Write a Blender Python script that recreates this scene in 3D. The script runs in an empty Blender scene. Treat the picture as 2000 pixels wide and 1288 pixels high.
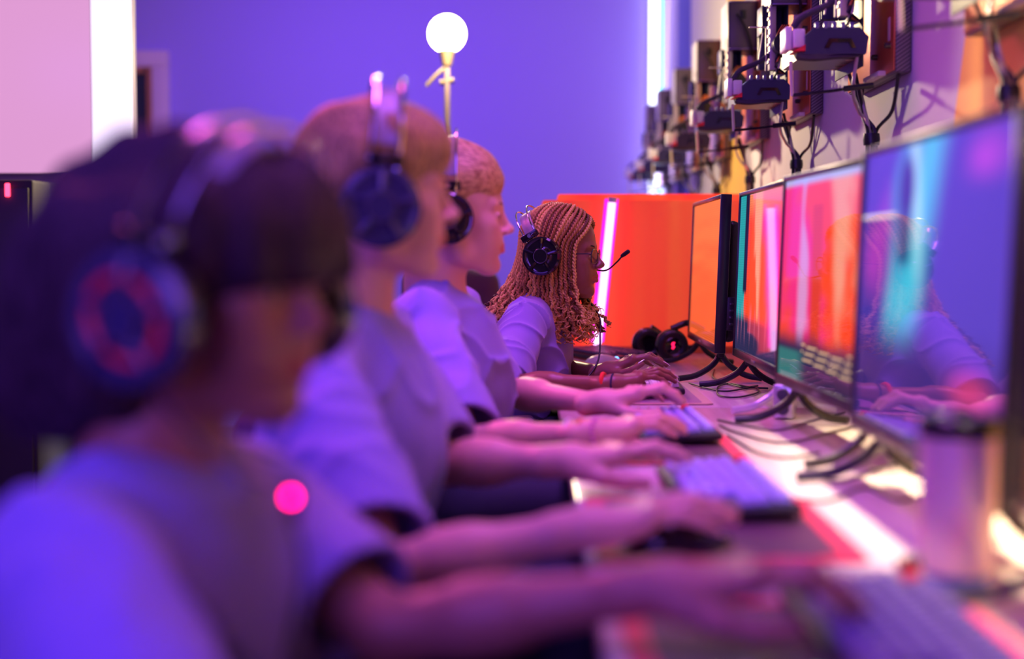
import bpy, bmesh, math, random
import numpy as np
import openvdb
from mathutils import Vector, Matrix
C = bpy.context.scene.collection
SC = bpy.context.scene
PI = math.pi
rnd = random.Random(7)
# ---------------------------------------------------------------- camera and world frame
CAM = Vector((0.0, 0.0, 1.07))
FOC = 2778.0                       # focal length in pixels of a 2000 px wide frame (50 mm on 36 mm)
PITCH = math.atan((644-495)/FOC)
YAW = math.atan((1035-1000)/FOC)
CROT = Matrix.Rotation(YAW, 3, 'Z') @ Matrix.Rotation(PI/2-PITCH, 3, 'X')
def P(px, py, d):
    """the point at distance d (metres along +Y) that the photograph shows at px, py"""
    v = CROT @ Vector(((px-1000)/FOC, -(py-644)/FOC, -1.0))
    return CAM + v*(d/v.y)
DESK = 0.74
# ---------------------------------------------------------------- materials
MATS = {}
def mat(name, col, rough=.5, metal=0., spec=.5, emit=None, estr=0., coat=0., alpha=1., trans=0., ior=1.45, sss=0., sheen=0., build=None):
    if name in MATS: return MATS[name]
    m = bpy.data.materials.new(name); m.use_nodes = True
    nt = m.node_tree; b = nt.nodes['Principled BSDF']
    b.inputs['Base Color'].default_value = (*col, 1)
    b.inputs['Roughness'].default_value = rough
    b.inputs['Metallic'].default_value = metal
    b.inputs['Specular IOR Level'].default_value = spec
    b.inputs['Coat Weight'].default_value = coat
    b.inputs['Coat Roughness'].default_value = .03
    b.inputs['Transmission Weight'].default_value = trans
    b.inputs['IOR'].default_value = ior
    b.inputs['Alpha'].default_value = alpha
    b.inputs['Sheen Weight'].default_value = sheen
    if sss:
        b.inputs['Subsurface Weight'].default_value = sss
        b.inputs['Subsurface Radius'].default_value = (.012, .005, .003)
        b.inputs['Subsurface Scale'].default_value = 1.0
    if emit is not None:
        b.inputs['Emission Color'].default_value = (*emit, 1)
        b.inputs['Emission Strength'].default_value = estr
    if build: build(nt, b)
    MATS[name] = m
    return m
def noise_bump(scale, dist=.002, strength=.5, detail=3, stretch=None):
    def f(nt, b):
        tc = nt.nodes.new('ShaderNodeTexCoord'); n = nt.nodes.new('ShaderNodeTexNoise'); bp = nt.nodes.new('ShaderNodeBump')
        n.inputs['Scale'].default_value = scale; n.inputs['Detail'].default_value = detail
        src = tc.outputs['Object']
        if stretch:
            mp = nt.nodes.new('ShaderNodeMapping'); mp.inputs['Scale'].default_value = stretch
            nt.links.new(src, mp.inputs['Vector']); src = mp.outputs['Vector']
        nt.links.new(src, n.inputs['Vector']); nt.links.new(n.outputs['Fac'], bp.inputs['Height'])
        bp.inputs['Distance'].default_value = dist; bp.inputs['Strength'].default_value = strength
        nt.links.new(bp.outputs['Normal'], b.inputs['Normal'])
    return f
def col_noise(c1, c2, scale, bump=0., detail=4, stretch=None, lo=.35, hi=.65):
    def f(nt, b):
        tc = nt.nodes.new('ShaderNodeTexCoord'); n = nt.nodes.new('ShaderNodeTexNoise'); r = nt.nodes.new('ShaderNodeValToRGB')
        n.inputs['Scale'].default_value = scale; n.inputs['Detail'].default_value = detail
        src = tc.outputs['Object']
        if stretch:
            mp = nt.nodes.new('ShaderNodeMapping'); mp.inputs['Scale'].default_value = stretch
            nt.links.new(src, mp.inputs['Vector']); src = mp.outputs['Vector']
        nt.links.new(src, n.inputs['Vector'])
        r.color_ramp.elements[0].position = lo; r.color_ramp.elements[1].position = hi
        r.color_ramp.elements[0].color = (*c1, 1); r.color_ramp.elements[1].color = (*c2, 1)
        nt.links.new(n.outputs['Fac'], r.inputs['Fac']); nt.links.new(r.outputs['Color'], b.inputs['Base Color'])
        if bump:
            bp = nt.nodes.new('ShaderNodeBump'); bp.inputs['Distance'].default_value = bump
            nt.links.new(n.outputs['Fac'], bp.inputs['Height']); nt.links.new(bp.outputs['Normal'], b.inputs['Normal'])
    return f
def vcol(nt, b):
    a = nt.nodes.new('ShaderNodeAttribute'); a.attribute_name = 'tint'
    mx = nt.nodes.new('ShaderNodeMix'); mx.data_type = 'RGBA'; mx.blend_type = 'MULTIPLY'; mx.inputs['Factor'].default_value = 1
    mx.inputs[6].default_value = b.inputs['Base Color'].default_value
    nt.links.new(a.outputs['Color'], mx.inputs[7]); nt.links.new(mx.outputs[2], b.inputs['Base Color'])
# ---------------------------------------------------------------- objects
def tag(o, label=None, cat=None, group=None, kind=None):
    if label: o['label'] = label
    if cat: o['category'] = cat
    if group: o['group'] = group
    if kind: o['kind'] = kind
    return o
def thing(name, label, cat, loc=(0, 0, 0), rotz=0., group=None):
    o = bpy.data.objects.new(name, None); C.objects.link(o)
    o.empty_display_size = .05
    o.location = loc; o.rotation_euler = (0, 0, rotz)
    return tag(o, label, cat, group)
def link(name, me, m=None, parent=None, loc=None):
    o = bpy.data.objects.new(name, me); C.objects.link(o)
    if m is not None:
        for mm in (m if isinstance(m, (list, tuple)) else [m]): me.materials.append(mm)
    if parent: o.parent = parent
    if loc is not None: o.location = loc
    return o
def mesh_np(name, V, F, smooth=True, tint=None):
    """V (n,3) floats; F a list of (k,4) / (k,3) int arrays"""
    me = bpy.data.meshes.new(name)
    V = np.asarray(V, np.float32); Fs = [np.asarray(f, np.int32) for f in (F if isinstance(F, list) else [F]) if len(f)]
    me.vertices.add(len(V)); me.vertices.foreach_set('co', V.ravel())
    nl = sum(f.size for f in Fs); nf = sum(len(f) for f in Fs)
    me.loops.add(nl); me.loops.foreach_set('vertex_index', np.concatenate([f.ravel() for f in Fs]))
    me.polygons.add(nf)
    tot = np.concatenate([np.full(len(f), f.shape[1], np.int32) for f in Fs])
    me.polygons.foreach_set('loop_start', np.concatenate([[0], np.cumsum(tot)[:-1]]).astype(np.int32))
    me.update(calc_edges=True); me.validate()
    me.polygons.foreach_set('use_smooth', np.full(len(me.polygons), smooth))
    if tint is not None:
        a = me.color_attributes.new('tint', 'FLOAT_COLOR', 'POINT')
        a.data.foreach_set('color', np.concatenate([tint, np.ones((len(tint), 1))], 1).astype(np.float32).ravel())
    return me
class MB:
    """collects rounded boxes, tubes, lathes and prisms into one mesh"""
    def __init__(s): s.V = []; s.F4 = []; s.F3 = []; s.Fn = []; s.n = 0; s.mi = []
    def add(s, V, F):
        s.V.append(np.asarray(V, float)); 
        for f in F: s.Fn.append(tuple(int(i)+s.n for i in f))
        s.n += len(V); return s
    def box(s, c, d, r=0., rot=None, seg=2):
        bm = bmesh.new(); bmesh.ops.create_cube(bm, size=1)
        for v in bm.verts: v.co = Vector((v.co.x*d[0], v.co.y*d[1], v.co.z*d[2]))
        if r > 0:
            r = min(r, min(d)*.49)
            bmesh.ops.bevel(bm, geom=list(bm.edges), offset=r, segments=seg, profile=.5, affect='EDGES')
        M = rot if rot is not None else Matrix.Identity(3)
        bm.verts.index_update()
        V = [tuple(M @ v.co + Vector(c)) for v in bm.verts]; F = [[v.index for v in f.verts] for f in bm.faces]
        bm.free(); return s.add(V, F)
    def tube(s, pts, r, n=10, caps=True):
        V, F = tube_np(pts, r, n, caps); return s.add(V, F)
    def lathe(s, prof, c=(0, 0, 0), n=32, axis='Z', rot=None):
        V = []; F = []; k = len(prof)
        for i in range(n):
            a = 2*PI*i/n
            for (r, h) in prof:
                p = (r*math.cos(a), r*math.sin(a), h)
                if axis == 'Y': p = (p[0], -p[2], p[1])
                if axis == 'X': p = (p[2], p[0], p[1])
                p = Vector(p)
                if rot is not None: p = rot @ p
                V.append(tuple(p+Vector(c)))
        for i in range(n):
            j = (i+1) % n
            for q in range(k-1): F.append([i*k+q, j*k+q, j*k+q+1, i*k+q+1])
        if prof[0][0] > 1e-6: F.append([i*k for i in range(n)][::-1])
        if prof[-1][0] > 1e-6: F.append([i*k+k-1 for i in range(n)])
        return s.add(V, F)
    def prism(s, poly, z0, z1, fn=None):
        """poly: 2-D outline; fn maps (u,v,w) to xyz"""
        fn = fn or (lambda u, v, w: (u, v, w)); n = len(poly)
        V = [fn(u, v, z0) for u, v in poly]+[fn(u, v, z1) for u, v in poly]
        F = [list(range(n))[::-1], list(range(n, 2*n))]+[[i, (i+1) % n, n+(i+1) % n, n+i] for i in range(n)]
        return s.add(V, F)
    def mesh(s, name, smooth=False):
        me = bpy.data.meshes.new(name)
        V = np.concatenate(s.V)
        me.from_pydata(V.tolist(), [], s.Fn); me.validate(); me.update()
        bm = bmesh.new(); bm.from_mesh(me); bmesh.ops.recalc_face_normals(bm, faces=bm.faces); bm.to_mesh(me); bm.free()
        if smooth:
            me.polygons.foreach_set('use_smooth', np.ones(len(me.polygons), bool))
            try: me.set_sharp_from_angle(angle=math.radians(smooth if smooth > 1 else 40))
            except Exception: pass
        return me
    def build(s, name, m, parent=None, smooth=35, loc=None):
        return link(name, s.mesh(name, smooth), m, parent, loc)
def tube_frames(pts):
    P_ = np.asarray(pts, float); T = np.gradient(P_, axis=0); T /= np.linalg.norm(T, axis=1)[:, None]+1e-12
    N = np.zeros_like(P_); a = np.array([0, 0, 1.]) if abs(T[0][2]) < .9 else np.array([1., 0, 0])
    n = a-T[0]*(a@T[0]); n /= np.linalg.norm(n); N[0] = n
    for i in range(1, len(P_)):
        n = N[i-1]-T[i]*(N[i-1]@T[i]); n /= np.linalg.norm(n)+1e-12; N[i] = n
    return P_, T, N, np.cross(T, N)
def tube_np(pts, r, n=10, caps=True):
    P_, T, N, B = tube_frames(pts); m = len(P_)
    r = np.broadcast_to(np.asarray(r, float), (m,))
    a = np.arange(n)*2*PI/n
    V = P_[:, None, :]+r[:, None, None]*(np.cos(a)[None, :, None]*N[:, None, :]+np.sin(a)[None, :, None]*B[:, None, :])
    V = V.reshape(-1, 3)
    i = np.arange(m-1)[:, None]*n; j = np.arange(n)[None, :]; k = (j+1) % n
    F = np.stack([i+j, i+k, i+n+k, i+n+j], -1).reshape(-1, 4).tolist()
    if caps: F.append(list(range(n))[::-1]); F.append(list(range((m-1)*n, m*n)))
    return V, F
def spline(pts, n=40):
    """Catmull-Rom through pts"""
    p = [np.array(tuple(q), float) for q in pts]
    p = [2*p[0]-p[1]]+p+[2*p[-1]-p[-2]]; out = []
    seg = len(p)-3; per = max(2, n//seg)
    for i in range(seg):
        for t in np.linspace(0, 1, per, endpoint=(i == seg-1)):
            a, b, c, d = p[i:i+4]
            out.append(.5*((2*b)+(-a+c)*t+(2*a-5*b+4*c-d)*t*t+(-a+3*b-3*c+d)*t**3))
    return np.array(out)
def dup(root, loc=None, rotz=None, label=None, group=None, parent=None):
    r = root.copy(); C.objects.link(r)
    if parent: r.parent = parent
    if loc is not None: r.location = loc
    if rotz is not None: r.rotation_euler = (0, 0, rotz)
    if label: r['label'] = label
    if group: r['group'] = group
    for ch in list(root.children):
        c = ch.copy(); C.objects.link(c); c.parent = r
        for g in list(ch.children):
            d = g.copy(); C.objects.link(d); d.parent = c
    return r
# ---------------------------------------------------------------- signed-distance sculpting
def mrot(M): return np.array([[M[i][j] for j in range(3)] for i in range(3)], float)
class Vol:
    def __init__(s, lo, hi, h):
        s.lo = np.array(lo, float); s.h = h
        s.n = np.ceil((np.array(hi)-s.lo)/h).astype(int)+1
        s.D = np.full(s.n, .08, np.float32)
    def block(s, lo, hi):
        a = np.clip(np.floor((np.array(lo)-s.lo)/s.h).astype(int), 0, s.n-1); b = np.clip(np.ceil((np.array(hi)-s.lo)/s.h).astype(int)+1, 1, s.n)
        b = np.maximum(b, a+1)
        g = [(s.lo[i]+s.h*np.arange(a[i], b[i])).astype(np.float32) for i in range(3)]
        return tuple(slice(a[i], b[i]) for i in range(3)), g[0][:, None, None], g[1][None, :, None], g[2][None, None, :]
    def put(s, lo, hi, f, k, op='u'):
        m = max(k, 0)+.006+(.03 if op == 'u' else 0.0)
        lo = np.array(lo)-m; hi = np.array(hi)+m
        if np.any(hi < s.lo) or np.any(lo > s.lo+s.h*s.n): return s
        sl, X, Y, Z = s.block(lo, hi); d = f(X, Y, Z).astype(np.float32); D = s.D[sl]
        if op == 'u':
            if k > 0:
                hh = np.clip(.5+.5*(D-d)/k, 0, 1); s.D[sl] = D*(1-hh)+d*hh-k*hh*(1-hh)
            else: s.D[sl] = np.minimum(D, d)
        elif op == 's':
            if k > 0:
                hh = np.clip(.5-.5*(D+d)/k, 0, 1); s.D[sl] = D*(1-hh)-d*hh+k*hh*(1-hh)
            else: s.D[sl] = np.maximum(D, -d)
        return s
    def ell(s, c, r, k=.01, R=None, op='u'):
        c = np.array(tuple(c), float); r = np.array(r, float)
        ext = r if R is None else np.full(3, r.max())
        Rm = None if R is None else mrot(R.transposed())
        def f(X, Y, Z):
            x, y, z = X-c[0], Y-c[1], Z-c[2]
            if Rm is not None: x, y, z = (Rm[i][0]*x+Rm[i][1]*y+Rm[i][2]*z for i in range(3))
            k0 = np.sqrt((x/r[0])**2+(y/r[1])**2+(z/r[2])**2); k1 = np.sqrt((x/r[0]**2)**2+(y/r[1]**2)**2+(z/r[2]**2)**2)
            return k0*(k0-1)/(k1+1e-6)
        return s.put(c-ext, c+ext, f, k, op)
    def cone(s, a, b, ra, rb, k=.01, op='u', flat=None, sy=1.):
        """round tapered limb from a to b; flat='b' cuts it square at b; sy squashes along Y"""
        a = np.array(tuple(a), float); b = np.array(tuple(b), float); ab = b-a; L2 = ab@ab; L = math.sqrt(L2)
        m = max(ra, rb)*max(1, sy)
        def f(X, Y, Z):
            x, y, z = X-a[0], (Y-a[1]), Z-a[2]
            t = (x*ab[0]+y*ab[1]+z*ab[2])/L2; tc = np.clip(t, 0, 1)
            d = np.sqrt((x-tc*ab[0])**2+((y-tc*ab[1])/sy)**2+(z-tc*ab[2])**2)-(ra+(rb-ra)*tc)
            if flat and 'b' in flat: d = np.maximum(d, (t-1)*L)
            if flat and 'a' in flat: d = np.maximum(d, -t*L)
            return d
        return s.put(np.minimum(a, b)-m, np.maximum(a, b)+m, f, k, op)
    def field(s, f):
        sl, X, Y, Z = s.block(s.lo, s.lo+s.h*s.n); s.D += f(X, Y, Z).astype(np.float32)
    def near(s, f, w=.02):
        """displace only close to the surface"""
        I = np.argwhere(np.abs(s.D) < w); p = s.lo+I*s.h
        s.D[I[:, 0], I[:, 1], I[:, 2]] += f(p[:, 0], p[:, 1], p[:, 2]).astype(np.float32)
    def quads(s, smooth=1):
        s.D[0] = s.D[-1] = .05; s.D[:, 0] = s.D[:, -1] = .05; s.D[:, :, 0] = s.D[:, :, -1] = .05
        g = openvdb.FloatGrid(); g.background = .08; g.copyFromArray(s.D)
        V, Q = g.convertToQuads(0.0)
        V = s.lo+V*s.h; Q = Q[:, ::-1].astype(np.int64)
        # keep faces, then relax a little
        E = np.concatenate([Q[:, [0, 1]], Q[:, [1, 2]], Q[:, [2, 3]], Q[:, [3, 0]]])
        for _ in range(smooth):
            S = np.zeros_like(V); cnt = np.zeros(len(V))
            for i in range(3):
                S[:, i] = np.bincount(E[:, 0], V[E[:, 1], i], len(V))+np.bincount(E[:, 1], V[E[:, 0], i], len(V))
            cnt = np.bincount(E.ravel(), minlength=len(V)).astype(float)
            V = V*.4+.6*S/np.maximum(cnt, 1)[:, None]
        return V, Q
    def build(s, name, m, parent=None, smooth=1, tint=None, islands=0):
        V, Q = s.quads(smooth)
        me = mesh_np(name, V, Q, True, tint(V) if tint else None)
        return link(name, me, m, parent)
def waves(seed, n, fmin, fmax):
    r = np.random.RandomState(seed); K = r.normal(size=(n, 3)); K /= np.linalg.norm(K, axis=1)[:, None]; K *= r.uniform(fmin, fmax, (n, 1)); ph = r.uniform(0, 6.28, n)
    def f(x, y, z):
        o = 0
        for q in range(n): o = o+np.sin(K[q, 0]*x+K[q, 1]*y+K[q, 2]*z+ph[q])
        return o/math.sqrt(n)
    return f
# ================================================================ PEOPLE
class Loc:
    """primitives written in a person's own frame (faces +X, left is +Y, up +Z), sent to a Vol in world space"""
    def __init__(s, vol, M, sc): s.v = vol; s.M = M; s.R = M.to_3x3().normalized(); s.sc = sc
    def p(s, c): return s.M @ (Vector(c)*s.sc)
    def ell(s, c, r, k=.01, R=None, op='u'):
        s.v.ell(s.p(c), np.array(r)*s.sc, k*s.sc, s.R if R is None else s.R @ R, op); return s
    def cone(s, a, b, ra, rb, k=.01, op='u', **kw):
        s.v.cone(s.p(a), s.p(b), ra*s.sc, rb*s.sc, k*s.sc, op, **kw); return s
def RX(a): return Matrix.Rotation(math.radians(a), 3, 'X')
def RY(a): return Matrix.Rotation(math.radians(a), 3, 'Y')
def RZ(a): return Matrix.Rotation(math.radians(a), 3, 'Z')
def head_sdf(L, nose=1., lips=1., jaw=1., fem=0., chin=1.):
    e = L.ell; c = L.cone
    e((-.012, 0, .048), (.094, .075, .083), .01)
    e((.026, 0, .034), (.064, .066, .072), .02)           # forehead
    e((.024, 0, -.022), (.066, .060, .076), .02)          # face
    e((.060, 0, -.052), (.037, .038, .046), .02)          # muzzle
    for s in (-1, 1):
        c((-.006, s*.056, -.030), (.012, s*.052*jaw, -.072), .020, .015, .022)
        c((.012, s*.052*jaw, -.072), (.066, s*.016, -.096), .016, .015, .022)
        e((.060, s*.040, -.014), (.024, .022, .020), .02)     # cheekbone
        c((.084, s*.010, .026), (.074, s*.045, .026), .009, .008, .014)   # brow
        e((.054, s*.034, -.046), (.028, .020, .030), .025)    # cheek
        e((.096, s*.033, .001), (.014, .018, .011), .012, op='s')       # socket
        e((.0785, s*.032, .002), (.0135, .0155, .0120), .004)
        c((.0925, s*.0215, .0010), (.0875, s*.0430, .0020), .0050, .0032, .0012, op='s')   # lid opening
        c((.0885, s*.018, .0095), (.0860, s*.046, .0075), .0028, .0020, .003)   # upper lid fold
        e((.1025, s*.0105*nose, -.0260), (.0095, .0072*nose, .0066), .005)       # nostril wing
        e((.1085, s*.0055*nose, -.0318), (.0035, .0026, .0036), .002, op='s')
        # ear
        e((-.010, s*.077, .000), (.018, .008, .032), .006, RZ(s*-20))
        e((-.004, s*.086, .004), (.010, .006, .019), .004, op='s')
    e((.077, 0, -.094), (.0165*chin, .018, .015), .016)         # chin
    c((.087, 0, .019), (.1045, 0, -.015), .0066, .0078*nose**.5, .009)       # nose
    e((.1100, 0, -.0205), (.0100, .0098*nose, .0088), .007)
    z0 = -.0565
    e((.088, 0, -.0470), (.0085, .018, .010), .008)        # above the lip
    for s in (-1, 1):
        c((.0965, s*.0045, z0+.0046), (.085, s*.0225, z0+.0005), .0052*lips, .0026, .005)
        c((.0955, s*.0035, z0-.0070), (.083, s*.0205, z0-.0015), .0064*lips, .0028, .005)
        c((.1040+.004*(lips-1), 0, z0-.001), (.086, s*.024, z0-.0005), .0013, .0010, .0015, op='s')
    e((.096, 0, -.0755), (.006, .016, .0045), .007, op='s')
    e((.0975, 0, -.0455), (.0025, .0022, .005), .003, op='s')
def head_tint(M, sc, lip=(.78, .42, .45), brow=(.25, .2, .2)):
    Mi = np.array(M.inverted())
    def f(V):
        q = (V @ Mi[:3, :3].T+Mi[:3, 3])/sc
        T = np.ones((len(V), 3))
        lipm = (q[:, 0] > .078) & (np.abs(q[:, 1]) < .027) & (np.abs(q[:, 2]+.0575) < (.0125*(1-(np.abs(q[:, 1])/.03)**1.5)))
        T[lipm] = lip
        br = (q[:, 0] > .05) & (np.abs(np.abs(q[:, 1])-.031) < .019) & (np.abs(q[:, 2]-.027-.002*np.sin((np.abs(q[:, 1])-.012)*90)) < .0032) & (np.linalg.norm(q, axis=1) < .2)
        return T
    return f
def unit(v): v = Vector(v); return v.normalized()
def hand_sdf(v, W, f, u, side, sc=1., pose='type', spread=1., curl=None, thumb=None, k=.004, fat=1.):
    """wrist W, forward f, back-of-hand normal u, side = unit vector towards the thumb; returns the fingertips and nail frames"""
    f = unit(f); u = unit(Vector(u)-f*Vector(u).dot(f)); s = unit(side); s = unit(s-f*s.dot(f)-u*s.dot(u))
    def p(a, b, c): return W+(f*a+s*b+u*c)*sc
    bases = [(.086, .027), (.090, .0085), (.085, -.010), (.076, -.027)]
    lens = [(.041, .025, .021), (.045, .029, .022), (.042, .027, .022), (.033, .020, .019)]
    rads = [.0088, .0090, .0084, .0074]
    curl = curl or [(-8, -45, -62), (0, -48, -66), (-4, -46, -66), (-10, -42, -60)]
    # palm
    for i, (a, b) in enumerate(bases):
        v.cone(p(.012, b*.55, -.002), p(a-.004, b, -.004), .0165*sc*fat, .0120*sc*fat, .012*sc)
    v.cone(p(-.02, 0, 0), p(.02, 0, -.001), .0215*sc*fat, .021*sc*fat, .015*sc)
    v.ell(p(.035, .022, -.012), (.026*sc, .015*sc, .013*sc), .01*sc, Matrix((f, s, u)).transposed())
    v.ell(p(.045, -.020, -.010), (.030*sc, .013*sc, .012*sc), .01*sc, Matrix((f, s, u)).transposed())
    tips = []
    for i, (a, b) in enumerate(bases):
        q = p(a, b, -.001); ang = (b/.027)*6*spread
        d0 = f*math.cos(math.radians(ang))+s*math.sin(math.radians(ang))
        v.ell(q+u*.004*sc, (.0105*sc*fat,)*3, .006*sc)         # knuckle
        for j in range(3):
            cu = math.radians(curl[i][j]); d = d0*math.cos(cu)+u*math.sin(cu)
            q2 = q+d*lens[i][j]*sc; r0 = rads[i]*(1-.09*j)*sc*fat; r1 = rads[i]*(1-.09*(j+1))*sc*fat
            v.cone(q, q2, r0*1.03, r1, k*sc)
            if j < 2: v.ell(q2, (r1*1.1,)*3, .003*sc)
            if j == 2: tips.append((q2+d*r1*.2, d, d.cross(d0.cross(u)).normalized(), r1, d0.cross(u).normalized()))
            q = q2
    th = thumb or [(38, -12), (18, -14), (2, -14)]
    q = p(.018, .020, -.010); tl = (.044, .033, .027); tr = (.0145, .0112, .0095, .0080)
    for j in range(3):
        a1, a2 = math.radians(th[j][0]), math.radians(th[j][1])
        d = (f*math.cos(a1)+s*math.sin(a1))*math.cos(a2)+u*math.sin(a2)
        q2 = q+d*tl[j]*sc; v.cone(q, q2, tr[j]*sc*fat, tr[j+1]*sc*fat, (.010 if j == 0 else .004)*sc); q = q2
    n = unit(u-d*u.dot(d)); tips.append((q+d*.001, d, n, tr[3]*sc, n.cross(d)))
    return tips
def nail_mesh(tip, long=1.):
    (q, d, up, r, w) = tip
    up = up if up.z > -.2 else -up
    w = d.cross(up).normalized(); L = r*1.3*long
    m = MB(); R = Matrix((d, w, up)).transposed()
    m.box(q-d*(r*.9-L*.45)+up*r*.82, (L*1.25, r*1.3, r*.26), r*.12, R)
    return m
def arm_sdf(v, S, E, W, sc=1., fat=1.):
    S, E, W = Vector(S), Vector(E), Vector(W)
    v.cone(S, E, .046*sc*fat, .037*sc*fat, .02*sc)
    d = (W-E)
    v.cone(E, E+d*.45, .037*sc*fat, .036*sc*fat, .015*sc)
    v.cone(E+d*.35, W, .037*sc*fat, .0215*sc*fat, .02*sc)
def shirt_sdf(v, sp, hem=.72, off=0.):
    """loose T-shirt over the torso and upper arms; solid inside, sleeves and neckline hollowed at their ends"""
    sc = sp['sc']; Sr, Sl = Vector(sp['SR']), Vector(sp['SL']); N = Vector(sp['neck']); Hp = Vector(sp['hips'])
    mid = (Sr+Sl)/2; ax = (Sl-Sr).normalized()
    ang = math.atan2(ax.x, ax.y); R = Matrix.Rotation(-ang, 3, 'Z')
    up = N
    pts = [mid.lerp(Hp, t)+Vector((sp.get('bulge', .02)*math.sin(t*PI)*sc, 0, 0)) for t in (.12, .32, .52, .72, .95)]
    rad = [(.098, .168, .10), (.115, .178, .11), (.118, .172, .11), (.122, .172, .11), (.125, .178, .10)]
    for p, r in zip(pts, rad): v.ell(p, np.array(r)*sc*sp.get('girth', 1), .05*sc, R)
    for S, E in ((Sr, sp['ER']), (Sl, sp['EL'])):
        E = Vector(E)
        v.cone(N+Vector((0, 0, -.045))*sc, S+Vector((0, 0, -.002)), .050*sc, .052*sc, .035*sc)
        t = sp.get('sleeve', .78); e = S.lerp(E, t)
        v.cone(S, e, .058*sc, sp.get('cuff', .070)*sc, .028*sc, flat='b')
    fold = waves(sp['seed'], 4, 12, 30); f2 = waves(sp['seed']+5, 4, 40, 80); f3 = waves(sp['seed']+9, 3, 9, 20); f4 = waves(sp['seed']+13, 4, 26, 48)
    amt = sp.get('fold', 1.)
    ends = [Vector(sp['S'+q]).lerp(Vector(sp['E'+q]), sp.get('sleeve', .78)) for q in 'RL']
    def disp(x, y, z):
        a = fold(x, y, z*.6)
        r = 1-np.abs(np.sin(1.5*a+2.2*f3(x, y, z)))
        far = np.minimum(*[np.sqrt((x-e.x)**2+(y-e.y)**2+(z-e.z)**2) for e in ends])
        w = np.clip(far/.09-.25, .12, 1)
        g = 0
        if 'seam' in sp:
            for q in 'RL':
                S_ = Vector(sp['S'+q]); n_ = (Vector(sp['E'+q])-S_).normalized(); o_ = Vector((0, -1 if q == 'R' else 1, 0)); n_ = (n_+o_*.9).normalized()
                dd = (x-S_.x)*n_.x+(y-S_.y)*n_.y+(z-S_.z)*n_.z-.018; rr_ = np.sqrt((x-S_.x)**2+(y-S_.y)**2+(z-S_.z)**2)
                g = g+.0045*np.exp(-(dd/.0032)**2)*(rr_ < .15)
        r2 = 1-np.abs(np.sin(1.3*f4(x, y, z)+.8*a))
        return g+amt*sc*w*(-.0065*r**4-.0060*r2**3+.0030*np.tanh(f2(x, y, z*.5))+.003*np.tanh(a))
    v.near(disp, .022)
    for S, E in ((Sr, sp['ER']), (Sl, sp['EL'])):
        E = Vector(E); t = sp.get('sleeve', .78); e = S.lerp(E, t); d = (E-S).normalized(); c = sp.get('cuff', .070)*sc; L_ = (E-S).length*t
        rr = lambda q: .058*sc+(c-.058*sc)*(1-q/L_)
        v.cone(e-d*.05, e+d*.02, rr(.05)-.009*sc, c-.009*sc+.002, .002, op='s', flat='b')
        # raised hem band
    # neckline
    nd = (sp['nk_dir'] if 'nk_dir' in sp else Vector((.25, 0, 1))).normalized()
    v.cone(N-nd*.035*sc, N+nd*.05*sc, .060*sc, .066*sc, .004, op='s')
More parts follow.
